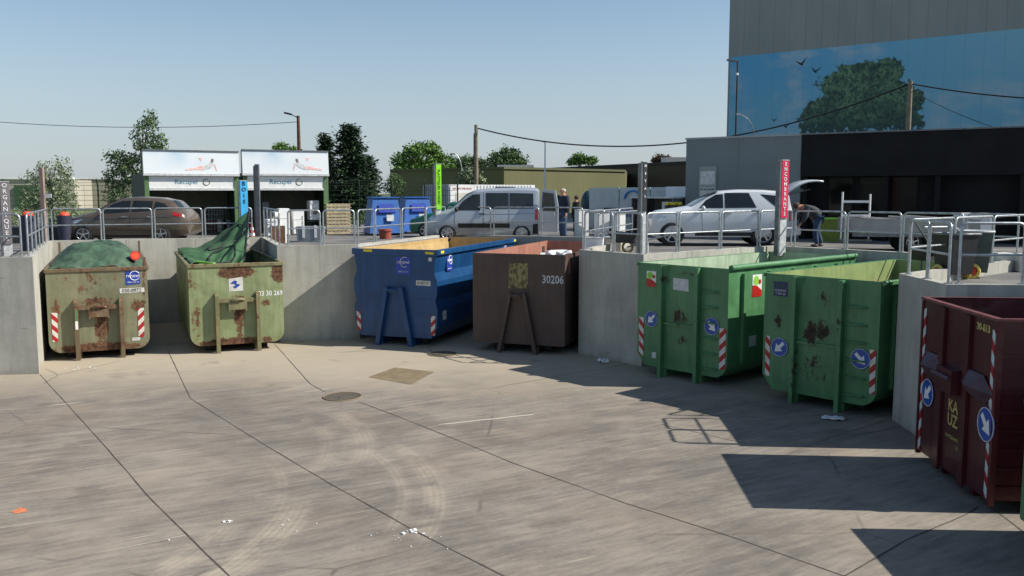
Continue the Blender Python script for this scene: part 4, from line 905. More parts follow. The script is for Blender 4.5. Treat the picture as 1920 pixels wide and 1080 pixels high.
mirrors(C, e, -.72, 1.2, pw); handles(C, e, (.1, 1.0), 1.08, M['alu']); lines(C, e, [[(-.72, .5), (-.75, 1.15)], [(-.02, .45), (-.02, 1.2)], [(1.05, .9), (1.1, 1.2)]], M['dark'], .006)
m = MB(); m.bb((2.22, -.8, .36), (2.5, .8, .62)); m.build('rear_bumper', M['white'], e, bevel=.04)
m = MB(); m.bb((2.215, -.72, .64), (2.235, .72, 1.12)); m.build('boot_opening', M['black'], e)
g = empty('tailgate', (2.02, 0, 1.7)); g.parent = e; g.rotation_euler = (0, R(-14), 0)
m = MB(); vs = []
for i in range(9):
    x = i/8*1.22; z = .2*math.sin(i/8*math.pi*.85)
    for y in (-.72, -.4, 0, .4, .72): vs.append((x, y, z+.03*(1-(y/.72)**2)))
m.add(vs, [(i*5+k, i*5+k+1, i*5+k+6, i*5+k+5) for i in range(8) for k in range(4)], True); o = m.build('gate_panel', pw, g, fix=False); s_ = o.modifiers.new('t', 'SOLIDIFY'); s_.thickness = .05
m = MB(); m.box((.45, 0, -.04), (.7, 1.2, .03)); m.build('rear_glass', M['glass'], g)
for sg in (-1, 1): m = MB(); m.tube([(2.1, sg*.68, 1.2), (2.45, sg*.66, 1.72)], .015, 6); m.build('gas_strut', M['galv_dark'], e)
for x in (-1.7, 1.25):
    for sg in (-1, 1): wheel(e, x, sg*.82, .4, .25, 5, sg)
# ------------------------------------------------------------ background buildings
def flat(name, col, var=.08, scale=.6, rough=.85): return simple(name, col, rough, 0, var, scale)
def ray(px, d): return Vector(((px-960)/F*d*math.cos(PITCH)+0, d, 0)) if False else Vector((atd(px, 363, d).x, d, 0))
def wallbox(a, b_, z0, z1, depth, m=None):
    a, b_ = Vector((a[0], a[1], 0)), Vector((b_[0], b_[1], 0)); u = (b_-a).normalized(); n = Vector((-u.y, u.x, 0)); m = m or MB()
    q = [a, b_, b_+n*depth, a+n*depth]
    return m.add([(p.x, p.y, z) for z in (z0, z1) for p in q], [(0,3,2,1),(4,5,6,7),(0,1,5,4),(1,2,6,5),(2,3,7,6),(3,0,4,7)])
def zat(py, d): return atd(960, py, d).z
# warehouse with the printed sky mural
wa = ray(1359.5, 60); wu = Vector((.794, -.607, 0)); wn = Vector((-.607, -.794, 0))
wh = empty('warehouse', (wa.x, wa.y, PZ), math.atan2(wu.y, wu.x), 'tall grey corrugated warehouse with a printed sky and tree mural', 'warehouse')
def cladding():
    m, t, b = newmat('corrugated_cladding'); X = t.xyz(t.obj())
    s = t.m('SINE', t.m('MULTIPLY', X[0], 2*math.pi/.32)); p = t.m('FRACT', t.m('DIVIDE', X[0], 1.02)); j = t.m('LESS_THAN', p, .05)
    n = t.noise(t.mapping(t.obj(), sc=(1, 1, .2)), .7, 5)
    base = t.mix(t.ss(n, .3, .7), srgb(138, 144, 136), srgb(150, 154, 146)); base = t.mix(t.m('MULTIPLY', j, .35), base, srgb(104, 108, 106))
    t.lk(base, b.inputs['Base Color']); b.inputs['Roughness'].default_value = .55
    bn = t.new('ShaderNodeBump'); bn.inputs['Strength'].default_value = .5; bn.inputs['Distance'].default_value = .03; t.lk(s, bn.inputs['Height']); t.lk(bn.outputs[0], b.inputs['Normal'])
    return m
ZM0, ZM1 = 7.6-PZ, zat(108, 60)-PZ
m = MB(); m.bb((0, 0, 0), (60, 35, 19.5)); m.build('wall', cladding(), wh)
def mural():
    m, t, b = newmat('printed_mural'); v = t.obj(); X = t.xyz(v); x, z = X[0], X[2]
    sky_ = t.mix(t.ss(x, 0, 22), srgb(88, 168, 206), srgb(134, 190, 204)); sky_ = t.mix(t.ss(z, ZM1, ZM0), sky_, srgb(120, 182, 200))
    c = t.noise(t.mapping(v, sc=(.28, 1, .5)), 1.0, 8, .62); c2 = t.noise(v, .12, 3); k = t.m('MULTIPLY', t.ss(c, .46, .66), t.ss(c2, .4, .55))
    base = t.mix(t.m('MULTIPLY', k, .8), sky_, srgb(178, 196, 202))
    n = t.noise(v, 1.1, 8, .72); n2 = t.noise(v, 2.6, 9, .75); tot = None
    for (bx, bz, rx, rz) in [(8.7, 8.3, 2.7, 1.55), (6.9, 6.7, 2.0, 1.3), (10.4, 7.0, 1.9, 1.5), (8.4, 6.2, 2.8, 1.4), (10.3, 9.0, .9, .9), (5.9, 5.7, 1.1, .8), (11.5, 5.9, .9, .9)]:
        q = t.m('SQRT', t.m('ADD', t.m('POWER', t.m('ABSOLUTE', t.m('DIVIDE', t.m('SUBTRACT', x, bx), rx)), 2), t.m('POWER', t.m('ABSOLUTE', t.m('DIVIDE', t.m('SUBTRACT', z, bz), rz)), 2)))
        tot = q if tot is None else t.m('MINIMUM', tot, q)
    e = t.m('ADD', tot, t.m('ADD', t.m('MULTIPLY', t.m('SUBTRACT', n, .5), 1.25), t.m('MULTIPLY', t.m('SUBTRACT', n2, .5), .8)))
    mask = t.m('LESS_THAN', e, .92); hole = t.m('LESS_THAN', t.m('ADD', n2, t.m('MULTIPLY', t.ss(z, 6.2, 5.2), -.16)), .335); mask = t.m('MULTIPLY', mask, t.m('SUBTRACT', 1, hole))
    leaf = t.mix(t.ss(t.m('ADD', t.m('MULTIPLY', n2, .5), t.m('MULTIPLY', t.noise(v, 6, 6, .7), .5)), .42, .58), srgb(36, 66, 56), srgb(112, 148, 104)); leaf = t.mix(t.ss(z, 6.9, 5.4), leaf, srgb(42, 68, 62))
    leaf = t.mix(t.m('MULTIPLY', t.ss(t.noise(v, .8, 4), .4, .62), .6), leaf, srgb(34, 60, 56)); base = t.mix(mask, base, leaf)
    seam = t.m('LESS_THAN', t.m('FRACT', t.m('DIVIDE', x, 1.02)), .04); base = t.mix(t.m('MULTIPLY', seam, .14), base, (.02, .05, .08))
    yl = t.m('MULTIPLY', t.m('GREATER_THAN', x, 18.0), t.m('LESS_THAN', z, 6.9)); base = t.mix(t.m('MULTIPLY', yl, .8), base, srgb(176, 170, 70))
    t.lk(base, b.inputs['Base Color']); b.inputs['Roughness'].default_value = .6; return m
m = MB(); m.bb((.15, -.05, ZM0), (59, -.003, ZM1)); mu = m.build('mural', mural(), wh)
def onw(px, py):
    u = (px-960)/F/1.0; d0 = 60.0; s_ = (u*60*1.0 - wa.x)/(wu.x - u*wu.y); d = 60+wu.y*s_; return s_, atd(px, py, d).z-PZ
for (px, py, s_, ph) in [(1492, 120, .38, .2), (1518, 134, .34, -.1), (1467, 238, .24, .1), (1445, 226, .2, 0)]:
    x, z = onw(px, py); m = MB(); P = [(-1, .9), (-.45, .15), (-.1, -.25), (.25, -.3), (.2, -.05), (.5, .2), (1.1, .95), (.45, .45), (0, .15), (-.5, .5)]
    c_, s2 = math.cos(ph), math.sin(ph); m.prism([((u*c_-v*s2)*s_, (u*s2+v*c_)*s_) for u, v in P], (x, -.058, z), (1, 0, 0), (0, 0, 1), (0, .007, 0)); m.build('printed_bird', M['black'], mu)
# low office: grey concrete part and black part
ga, gb, gc = ray(1285, 36), ray(1500, 33.4), ray(2100, 28.2)
def office():
    u = (gb-ga).normalized(); L = (gb-ga).length
    e = empty('concrete_building', (ga.x, ga.y, PZ), math.atan2(u.y, u.x), 'low grey concrete building with a notice board, behind the white car', 'building')
    Hh = zat(262, 36)-PZ; m = MB(); m.bb((0, 0, -.1), (L-.01, 9, Hh)); m.build('wall', flat('grey_panel', srgb(122, 130, 130), .07, .8), e)
    m = MB(); m.bb((-.03, -.04, Hh), (L-.01, 9.03, Hh+.07)); m.build('roof_edge', flat('roof_trim', srgb(160, 166, 162)), e)
    m = MB(); x = L*.47; m.bb((x, -.006, 0), (x+.025, .01, Hh)); m.build('panel_joint', M['galv_dark'], e)
    x0, x1 = L*.13, L*.285; z1 = zat(312, 35.5)-PZ; bd = MB(); bd.bb((x0, -.06, z1-1.9), (x1, -.003, z1)); o = bd.build('notice_board', flat('board_frame', srgb(150, 158, 154)), e)
    for (a, b2, c_, d_, mt) in [(.08, .92, .62, .9, 'pale'), (.08, .48, .05, .56, 'offwhite'), (.54, .92, .05, .56, 'pale')]:
        q = MB(); q.bb((x0+(x1-x0)*a, -.068, z1-1.9+1.9*c_), (x0+(x1-x0)*b2, -.061, z1-1.9+1.9*d_)); q.build('notice', M[mt], o)
    for a in (.1, .3, .55, .75): q = MB(); q.bb((x0+(x1-x0)*a, -.074, z1-.95), (x0+(x1-x0)*(a+.16), -.07, z1-.88)); q.build('notice_line', M['galv_dark'], o)
office()
u = (gc-gb).normalized(); L = (gc-gb).length; Hh = zat(253, 33.4)-PZ
e = empty('black_building', (gb.x, gb.y, PZ), math.atan2(u.y, u.x), 'low black clad building with tinted windows under a deep fascia, right of the grey one', 'building')
M['glass_blk'] = glass('black_glass', (.008, .009, .007), .08); M['glass_blk'].node_tree.nodes['Principled BSDF'].inputs['Specular IOR Level'].default_value = .12
blk = simple('black_cladding', (.012, .012, .013), .75, 0, .25, .8, spec=.2)
m = MB(); m.bb((.01, .6, 0), (L, 10, Hh-.02)); m.build('wall', blk, e)
m = MB(); m.bb((.01, -.05, Hh-1.55), (L, .59, Hh)); m.build('fascia', blk, e); m = MB(); m.bb((-.02, -.09, Hh), (L, .4, Hh+.05)); m.build('roof_edge', M['galv_dark'], e)
for x in (.05, 2.9, 4.6, 7.2): m = MB(); m.bb((x, .05, -.1), (x+.18, .58, Hh-1.56)); m.build('pillar', blk, e)
for i in range(3):
    x = .9+i*1.1; f = MB(); f.bb((x, .56, .75), (x+.92, .597, 2.35)); o = f.build('window', blk, e); g = MB(); g.bb((x+.05, .545, .8), (x+.87, .557, 2.3)); g.build('pane', M['glass_blk'], o)
f = MB(); f.bb((7.6, .57, 0), (8.9, .597, 2.3)); o = f.build('door', M['dark'], e); g = MB(); g.bb((7.7, .555, .2), (8.2, .568, 2.2)); g.bb((8.3, .555, .2), (8.8, .568, 2.2)); g.build('pane', M['glass_blk'], o)
# distant halls
def hall(name, pts, z0, pytop, label, col, cat='building', trim=None, depth=14, col2=None):
    e = empty(name, (*pts[0][:2], PZ), 0, label, cat); z = pytop; o0 = Vector(pts[0])
    P = [Vector(p)-o0 for p in pts]
    for i, (a, b_) in enumerate(zip(P, P[1:])):
        m = wallbox(a, b_, -.1, z-PZ, depth if i == 0 else depth-.01); w_ = m.build('wall', flat(label[:12]+str(i), col if i == 0 or not col2 else col2), e)
        if trim: q = wallbox(a+Vector((0, -.08, 0)), b_+Vector((0, -.08, 0)), z-PZ+.002, z-PZ+.25, .5); q.build('roof_trim', trim, e)
    return e
A = ray(732, 84); B = ray(945, 76); C_ = ray(1172, 86)
oh = empty('olive_hall', (B.x, B.y, PZ), 0, 'wide olive green flat roofed hall in the middle distance', 'building')
zt = zat(317, 76)-PZ; u1 = B-B
m = MB(); q = [A-B, B-B, C_-B, C_-B+Vector((2, 14, 0)), A-B+Vector((0, 14, 0))]; m.add([(p.x, p.y, z) for z in (-.1, zt) for p in q], [(0,4,3,2,1),(5,6,7,8,9),(0,1,6,5),(1,2,7,6),(2,3,8,7),(3,4,9,8),(4,0,5,9)])
def ribbed(name, col):
    m, t, b = newmat(name); X = t.xyz(t.obj()); j = t.m('LESS_THAN', t.m('FRACT', t.m('DIVIDE', t.m('ADD', X[0], X[1]), .9)), .1)
    n = t.noise(t.obj(), .15, 4); base = t.mix(t.ss(n, .3, .7), tuple(c*.9 for c in col), tuple(c*1.1 for c in col)); base = t.mix(t.m('MULTIPLY', j, .22), base, tuple(c*.5 for c in col))
    t.lk(base, b.inputs['Base Color']); b.inputs['Roughness'].default_value = .8; return m
m.build('wall', ribbed('olive_cladding', srgb(104, 104, 70)), oh); m = MB(); m.add([(p.x, p.y-.15, z) for z in (zt+.002, zt+.2) for p in q], [(0,4,3,2,1),(5,6,7,8,9),(0,1,6,5),(1,2,7,6),(2,3,8,7),(3,4,9,8),(4,0,5,9)]); m.build('roof_trim', flat('hall_trim', srgb(96, 98, 70)), oh)
m = MB(); a = ray(975, 78)-B; m.bb((a.x-2, a.y, zt+.21), (a.x+1.2, a.y+2, zt+.42)); m.build('roof_light', M['pale'], oh)
e = empty('brown_hall', (*ray(985, 120)[:2], PZ), 0, 'long dark brown hall behind the olive hall, reaching the grey building', 'building')
a, b_ = ray(985, 120)-ray(985, 120), ray(1330, 88)-ray(985, 120); zt2 = zat(307, 90)-PZ
wallbox(a, b_, -.1, zt2, 20).build('wall', ribbed('brown_cladding', srgb(78, 68, 54)), e); wallbox(a+Vector((0, -.2, 0)), b_+Vector((0, -.2, 0)), zt2+.002, zt2+.3, .6).build('roof_trim', flat('brown_trim', srgb(52, 52, 48)), e)
q = ray(1268, 96)-ray(985, 120); m = MB(); m.bb((q.x-1.2, q.y, zt2), (q.x+2.5, q.y+3, zt2+.9)); m.build('rooftop_unit', M['pale'], e)
e = empty('warehouse', (*ray(-260, 95)[:2], PZ), 0, 'long low beige warehouse with a white roof edge at the far left', 'warehouse'); o0 = ray(-260, 95); zz = zat(336, 98)-PZ
wallbox(o0-o0, ray(140, 100)-o0, -.1, zz, 20).build('wall', ribbed('beige_cladding', srgb(176, 170, 154)), e); wallbox(Vector((0, -.2, 0)), ray(140, 100)-o0+Vector((0, -.2, 0)), zz+.002, zz+.28, .8).build('roof_trim', M['white'], e)
q = ray(30, 98.5)-o0; m = MB(); m.bb((q.x, q.y-.35, 0), (q.x+2.6, q.y+.8, 2.6)); m.build('gate', M['kiosk'], e)
e = empty('warehouse', (*ray(141, 108)[:2], PZ), 0, 'low grey brown warehouse behind the two trees on the left', 'warehouse'); o0 = ray(141, 108); zz = zat(336, 108)-PZ
wallbox(o0-o0, ray(330, 112)-o0, -.1, zz, 20).build('wall', ribbed('grey_cladding', srgb(134, 132, 116)), e); wallbox(Vector((0, -.2, 0)), ray(330, 112)-o0+Vector((0, -.2, 0)), zz+.002, zz+.24, .8).build('roof_trim', M['pale'], e)
# ------------------------------------------------------------ the two appliance kiosks
def kiosk(pl, dl, pr_, dr, label, side):
    a, b_ = ray(pl, dl), ray(pr_, dr); u = (b_-a).normalized(); L = (b_-a).length
    e = empty('shelter', (a.x, a.y, PZ), math.atan2(u.y, u.x), label, 'shelter', 'green steel shelters for old appliances')
    zt_ = zat(282, dl)-PZ; zb = zat(327, dl)-PZ; zs = zat(352.5, dl)-PZ
    G, GD = M['kiosk'], M['kiosk_dark']
    for lo, hi in ((0, .16), (L-.2, L)): m = MB(); m.bb((lo, 0, 0), (hi, .16, zb)); m.build('front_post', G, e)
    
    for lo, hi in ((0, .06), (L-.06, L)): m = MB(); m.bb((lo, .162, 0), (hi, 5.6, zb)); m.build('side_wall', GD, e)
    m = MB(); m.bb((.06, 2.42, 0), (L-.06, 2.5, zb)); m.build('back_wall', simple('shelter_grey'+label[:4], srgb(96, 98, 84), .8, 0, .12), e)
    m = MB(); m.bb((0, .1, zb), (L, 5.6, zb+.06)); m.build('roof', GD, e)
    m = MB(); m.bb((.165, .03, zs), (L-.205, .12, zb-.06)); sg = m.build('name_board', M['white'], e)
    m = MB(); m.bb((.165, .0, zs-.09), (L-.205, .13, zs-.003)); m.build('shutter_rail', M['pale'], e)
    cx = L*.43; sz = (zb-zs)*.62
    text('board_word', 'Recupel', sz*.8, simple('teal'+label[:4], srgb(74, 140, 160), .5), sg, (cx, .024, (zs+zb)/2-.02), sx=1.05)
    m = MB(); m.tube([(cx+.78+sz*.38*math.cos(R(q)), .024, (zs+zb)/2-.02+sz*.38*math.sin(R(q))) for q in range(60, 391, 15)], .014, 5); m.build('board_ring', M['kiosk'], sg)
    for dx in (-.06, .06): m = MB(); m.disc((cx+.78+dx, .026, (zs+zb)/2), (0, -1, 0), .016, .004, 8); m.build('board_dot', M['kiosk'], sg)
    # light box banner leaning out over the front
    def ban():
        mm, t, b = newmat('banner'+label[:6]); X = t.xyz(t.obj()); k = t.ss(X[2], zb+.1, zt_-.05); k = t.m('MULTIPLY', k, t.ss(t.noise(t.obj(), .5, 2), .3, .75))
        t.lk(t.mix(t.m('MULTIPLY', k, .9), (.74, .78, .79), srgb(112, 168, 200)), b.inputs['Base Color']); b.inputs['Roughness'].default_value = .35; return mm
    m = MB(); m.prism([(-.1, zb+.04), (.12, zb+.04), (.12, zt_), (-.02, zt_)], (-.03, 0, 0), (0, 1, 0), (0, 0, 1), (L+.04, 0, 0)); bn = m.build('banner', ban(), e)
    m = MB(); m.bb((-.04, -.12, zb-.045), (L+.02, .14, zb+.037)); m.build('banner_frame', M['pale'], e); m = MB(); m.bb((-.04, -.06, zt_+.003), (L+.02, .14, zt_+.05)); m.build('banner_frame', M['galv_dark'], e)
    m = MB(); m.prism([(-.12, zb+.04), (.14, zb+.04), (.14, zt_), (-.04, zt_)], (-.055, 0, 0), (0, 1, 0), (0, 0, 1), (.022, 0, 0)); m.build('banner_side', M['galv_dark'], e)
    # printed swimmer-like figure and white drum shape (generic advert)
    skin2 = simple('print_pink'+label[:4], srgb(232, 186, 178), .6, 0, .2, 9); fx = L*(.62 if side == 0 else .72); sgn = 1 if side == 0 else -1
    def P2(pts, mat, nm):
        q = MB(); base = Vector((fx, -.066, (zb+zt_)/2)); ux = Vector((sgn, 0, 0)); uz = Vector((0, .09, 1)).normalized()
        q.prism([(x*.95, y*1.0) for x, y in pts], base+Vector((0, -.004, 0)), ux, uz, (0, .012, 0)); q.build(nm, mat, bn)
    P2([(-.75, -.3), (-.3, -.26), (-.05, -.28), (.0, -.12), (-.12, -.1), (-.32, -.17), (-.75, -.24)], skin2, 'printed_legs'); P2([(-.05, -.28), (.25, -.2), (.42, -.05), (.3, .06), (.1, -.05), (.0, -.12)], M['pale'], 'printed_dress')
    P2([(.4, -.06), (.5, -.3), (.54, -.3), (.46, .0)], skin2, 'printed_arm'); P2([(.28, .05), (.38, .03), (.42, .16), (.32, .2)], simple('hair'+label[:4], srgb(120, 110, 100), .7), 'printed_head'); P2([(-.2, .22), (-.05, .24), (-.1, .08)], skin2, 'printed_scarf')
    return e
k1 = kiosk(272, 34.8, 449, 36.5, 'left green shelter with white Recupel board and large pale banner', 0)
k2 = kiosk(457, 36.6, 616, 38.1, 'right green shelter with white fridges under its Recupel board', 1)
GB = 'old appliances in the green shelters'
def white_box(name, px, py0, py1, wpx, d, label, cat, mat='white', dep=.6, rz=26, group=None, z0=None):
    p = ray(px, d); zb = z0 if z0 is not None else PZ; w_ = wpx/F*d*1.05; h = zat(py0, d)-zb
    e = empty(name, (p.x, d, zb), R(rz), label, cat, group)
    m = MB(); m.bb((-w_/2, 0, .03), (w_/2, dep, h)); m.build('body', M[mat], e, bevel=.02); return e, w_, h
def fridge(px, py0, wpx, d, label, rz=26, mat='white'):
    e, w_, h = white_box('fridge', px, py0, 0, wpx, d, label, 'fridge', mat, .6, rz, GB)
    m = MB(); m.bb((-w_/2+.01, -.045, .08), (w_/2-.01, -.003, h*.62)); m.bb((-w_/2+.01, -.045, h*.64), (w_/2-.01, -.003, h-.01)); m.build('door', M[mat], e); m = MB(); m.bb((w_/2-.08, -.07, h*.4), (w_/2-.05, -.046, h*.6)); m.bb((w_/2-.08, -.07, h*.67), (w_/2-.05, -.046, h*.8)); m.build('handle', M['pale'], e)
def washer(px, py0, wpx, d, label, z0=None, rz=26):
    e, w_, h = white_box('washing_machine', px, py0, 0, wpx, d, label, 'washing machine', 'white', .55, rz, GB, z0)
    m = MB(); m.disc((0, -.003, h*.45), (0, -1, 0), w_*.3, .03, 20); m.build('door', M['galv_dark'], e); m = MB(); m.bb((-w_/2+.03, -.02, h*.84), (w_/2-.03, -.003, h*.96)); m.build('control_panel', M['pale'], e)
fridge(532, 391, 19, 35.9, 'tallest white fridge in the middle of the right shelter opening'); fridge(559, 395, 19, 36.4, 'white fridge right of the tallest fridge, in the right shelter')
fridge(497, 378, 12, 38.2, 'grey upright fridge at the back of the right shelter, left side', mat='galv_dark')
washer(508, 411, 20, 35.2, 'white washing machine under a round tub in the right shelter'); 
p = ray(509, 35.5); e = empty('tub', (p.x, 35.5, zat(411, 35.2)+.0), 0, 'pale rounded tub lying on a white washing machine', 'tub'); m = MB(); m.disc((0, -.1, .16), (.25, 1, 0), .16, .4, 16, .12); m.build('body', M['offwhite'], e); m = MB(); m.disc((-.02, -.13, .16), (.25, 1, 0), .13, .02, 16); m.build('opening', M['galv_dark'], e)
washer(589, 376, 17, 38.1, 'white machine raised on a dark stand at the right end of the right shelter', z0=zat(414, 38.1))
p = ray(589, 38.1); e = empty('stand', (p.x, 38.1, PZ), R(26), 'dark metal stand carrying a white machine in the right shelter', 'stand'); hh = zat(414, 38.1)-PZ
m = MB(); m.bb((-.3, 0, hh-.05), (.3, .5, hh-.002)); m.build('top', M['dark'], e)
for x in (-.27, .27):
    for y in (.03, .47): m = MB(); m.bb((x-.025, y-.025, 0), (x+.025, y+.025, hh-.052)); m.build('leg', M['dark'], e)
for (px, d, lab) in [(395, 37.3, 'wire cage of old devices inside the left shelter'), (381, 38.6, 'taller wire cage at the back of the left shelter'), (412, 37.9, 'second low wire cage beside the brown boxes in the left shelter')]:
    p = ray(px, d); tall = 'taller' in lab; hh = 1.5 if tall else 1.0; e = empty('wire_cage', (p.x, d, PZ), R(28), lab, 'wire cage', 'wire cages in the left shelter')
    m = MB(); 
    for z in [hh*k/5 for k in range(6)]: m.tube([(-.45, 0, z+.03), (.45, 0, z+.03), (.45, .7, z+.03), (-.45, .7, z+.03)], .011, 4, closed=True)
    for k in range(9): x = -.45+.9*k/8; m.tube([(x, 0, .03), (x, 0, hh+.03)], .009, 4)
    m.build('mesh', M['galv'], e); m = MB(); m.bb((-.44, .02, 0), (.44, .68, .1)); m.build('base', M['wooddark'], e)
    for k in range(5):
        m = MB(); m.bb((-.42+.17*k, .06, .11), (-.28+.17*k, .5, hh*.55+.1*random.random())); m.build('old_device', M[random.choice(['offwhite', 'wooddark', 'pale', 'dark'])], e)
p = ray(578, 31.2); e = empty('skip_bin', (p.x, 31.2, PZ), R(4), 'grey plastic bin with two white lifting straps in front of the right shelter', 'bin')
m = MB(); m.prism([(-.42, 0), (.42, 0), (.48, .55), (-.48, .55)], (0, 0, 0), (1, 0, 0), (0, 0, 1), (0, .7, 0)); m.build('body', simple('grey_plastic', srgb(120, 128, 136), .6), e)
for x in (-.2, .22): m = MB(); m.bb((x-.04, -.02, .16), (x+.04, -.004, .6)); m.build('strap', M['white'], e)
p = ray(519, 30.6); e = empty('wooden_board', (p.x, 30.6, PZ), R(15), 'brown wooden board leaning near the railing in front of the right shelter', 'board'); m = MB(); m.box((0, .12, .3), (.5, .03, .62), m=Matrix.Rotation(R(-16), 3, 'X')); m.build('panel', M['wooddark'], e); m = MB(); m.box((.27, .12, .3), (.05, .04, .66), m=Matrix.Rotation(R(-16), 3, 'X')); m.build('edge_strip', M['white'], e)
p = ray(470, 31.5); e = empty('traffic_cone', (p.x, 31.5, PZ), 0, 'red and white traffic cone beside the sky blue sign column', 'traffic cone')
m = MB(); m.box((0, 0, .02), (.36, .36, .04)); m.build('base', M['red'], e); m = MB(); m.disc((0, 0, .04), (0, 0, 1), .13, .62, 18, .03); m.build('body', M['red'], e)
for z in (.22, .42): r0 = .132-.1*(z-.04)/.62; m = MB(); m.disc((0, 0, z), (0, 0, 1), r0, .1, 18, r0-.016); m.build('white_band', M['white'], e)
# pallets
mk('palewood', srgb(186, 172, 140), .85, 0, .25, 8)
def pallets(px, d, n, label, rz):
    p = ray(px, d); 
    e = empty('pallet_stack', (p.x, d, PZ), R(rz), label, 'pallets')
    for k in range(n):
        z = k*.145; m = MB()
        for y in (0, .35, .7): m.bb((-.5, y, z), (.5, y+.1, z+.1))
        for x in [-.5+.16*q for q in range(7)]: m.bb((x, 0, z+.102), (x+.1, .8, z+.122))
        m.build('pallet', M['palewood'], e)
pallets(634, 37.6, 9, 'stack of pale wooden pallets right of the green shelters', 20)
# blue bins
for (px, d, lab) in [(724, 36.2, 'large blue bin with a small white sticker, behind the railing'), (785, 38.0, 'second blue bin, half behind the lime green sign column')]:
    p = ray(px, d); e = empty('recycling_bin', (p.x, d, PZ), R(22), lab, 'recycling bin', 'blue steel bins behind the railing'); bl = simple('bin_blue'+lab[:3], srgb(44, 98, 168), .5, 0, .12, 3)
    m = MB(); m.add([(-.72, -.1, .1), (.72, -.1, .1), (.68, 1.3, .1), (-.68, 1.3, .1), (-.5, .25, 1.5), (.55, .25, 1.5), (.5, 1.2, 1.52), (-.5, 1.2, 1.52)], [(0,3,2,1),(4,5,6,7),(0,1,5,4),(1,2,6,5),(2,3,7,6),(3,0,4,7)]); m.build('body', bl, e)
    m = MB(); m.bb((-.56, .2, 1.53), (.6, 1.26, 1.58)); m.build('lid', bl, e); m = MB(); m.add([(-.3, .02, .95), (.38, .02, .95), (.34, .14, 1.3), (-.28, .14, 1.3)], [(0, 1, 2, 3)]); m.add([(-.3, .005, .95), (.38, .005, .95), (.38, .04, .9), (-.3, .04, .9)], [(0, 1, 2, 3)]); m.build('flap', M['stickerblue'], e)
    m = MB(); m.box((.15, -.03, .72), (.3, .02, .26), m=Matrix.Rotation(R(-13.5), 3, 'X')); m.build('sticker', M['pale'], e)
    for x in (-.6, .6): m = MB(); m.bb((x-.06, 0, 0), (x+.06, 1.2, .098)); m.build('foot', M['dark'], e)
p = ray(721, 33.5); e = empty('plant_pot', (p.x, 33.5, PZ), 0, 'brick red round pot in front of the blue bins', 'pot'); m = MB(); m.disc((0, 0, 0), (0, 0, 1), .2, .36, 18, .25); m.build('body', M['terra'] if 'terra' in M else mk('terra', srgb(150, 74, 58), .8), e); m = MB(); m.disc((0, 0, .3), (0, 0, 1), .27, .08, 18); m.build('lip', M['terra'], e)
# white container office
a, b_ = ray(843, 44), ray(1004, 46.5); u = (b_-a).normalized(); L = (b_-a).length; hh = zat(346, 44)-PZ
e = empty('storage_container', (a.x, a.y, PZ), math.atan2(u.y, u.x), 'white storage container with red lettering behind the silver van', 'container')
m = MB(); m.bb((0, .06, 0), (L, 3.2, hh)); m.build('box', M['white'], e); m = MB()
for k in range(26): x = .12+k*(L-.2)/26; m.bb((x, 0, .1), (x+.09, .058, hh-.02))
m.build('corrugation', M['white'], e); m = MB()
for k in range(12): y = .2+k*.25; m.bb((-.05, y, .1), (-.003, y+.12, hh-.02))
m.build('side_corrugation', simple('container_side_shade', srgb(150, 154, 160), .6), e)  # grey ribs: the shade on this side is put into their colour
m = MB(); m.bb((.02, -.05, .1), (1.35, -.003, hh)); d1 = m.build('door', M['white'], e); text('door_word', 'DECHETS SPECIAUX', .13, M['red'], d1, (.68, -.06, hh-.2), sx=.9); m = MB(); m.bb((.3, -.06, .9), (.95, -.051, hh-.4)); m.build('door_window', M['offwhite'], d1)
m = MB(); m.bb((L*.52, -.02, hh-.32), (L*.75, -.003, hh-.1)); m.build('vent', M['black'], e)
# silver containers with shelter
a = ray(1105, 42); b_ = ray(1258, 38); u = (b_-a).normalized(); L = (b_-a).length; hh = zat(352, 42)-PZ
e = empty('press_container', (a.x, a.y, PZ), math.atan2(u.y, u.x), 'silver ribbed containers in a row with blue lettering, left of the grey building', 'container'); sv = simple('silver_sheet', srgb(176, 184, 186), .45, .3, .08, 2)
for k, (x0, x1) in enumerate([(0, .385), (.395, .76), (.77, .99)]):
    m = MB(); m.bb((L*x0, 0, .1), (L*x1, 2.2, hh)); 
    for z in (.5, .95, 1.4, 1.8): m.bb((L*x0+.02, -.025, z), (L*x1-.02, -.002, z+.05))
    m.build('module', sv, e)
text('side_word', 'renewi', .72, M['stickerblue'], e, (L*.55, -.04, hh-1.1), bold=.012); m = MB(); m.tube([(L*.56+.5*math.cos(R(q)), -.035, hh-.55+.4*math.sin(R(q))) for q in range(30, 181, 12)], .05, 6); m.build('arrow_arc', simple('arrowblue', srgb(60, 130, 190), .5), e)
m = MB(); m.bb((L*.995, -.3, hh-.48), (L*.995+1.1, 1.6, hh+.02)); m.build('sunlit_end', M['white'], e); m = MB(); m.bb((L*.2, -.03, hh-1.02), (L*.36, -.003, hh-.93)); m.build('slot', M['dark'], e)  # white end: sunlight on the end of the row is put into its colour
a2 = ray(1184, 37.5); b2 = ray(1262, 35.8); u = (b2-a2).normalized(); L2 = (b2-a2).length; h2 = zat(369, 37)-PZ
e = empty('open_shelter', (a2.x, a2.y, PZ), math.atan2(u.y, u.x), 'small open grey shelter with a white roof edge in front of the silver containers', 'shelter')
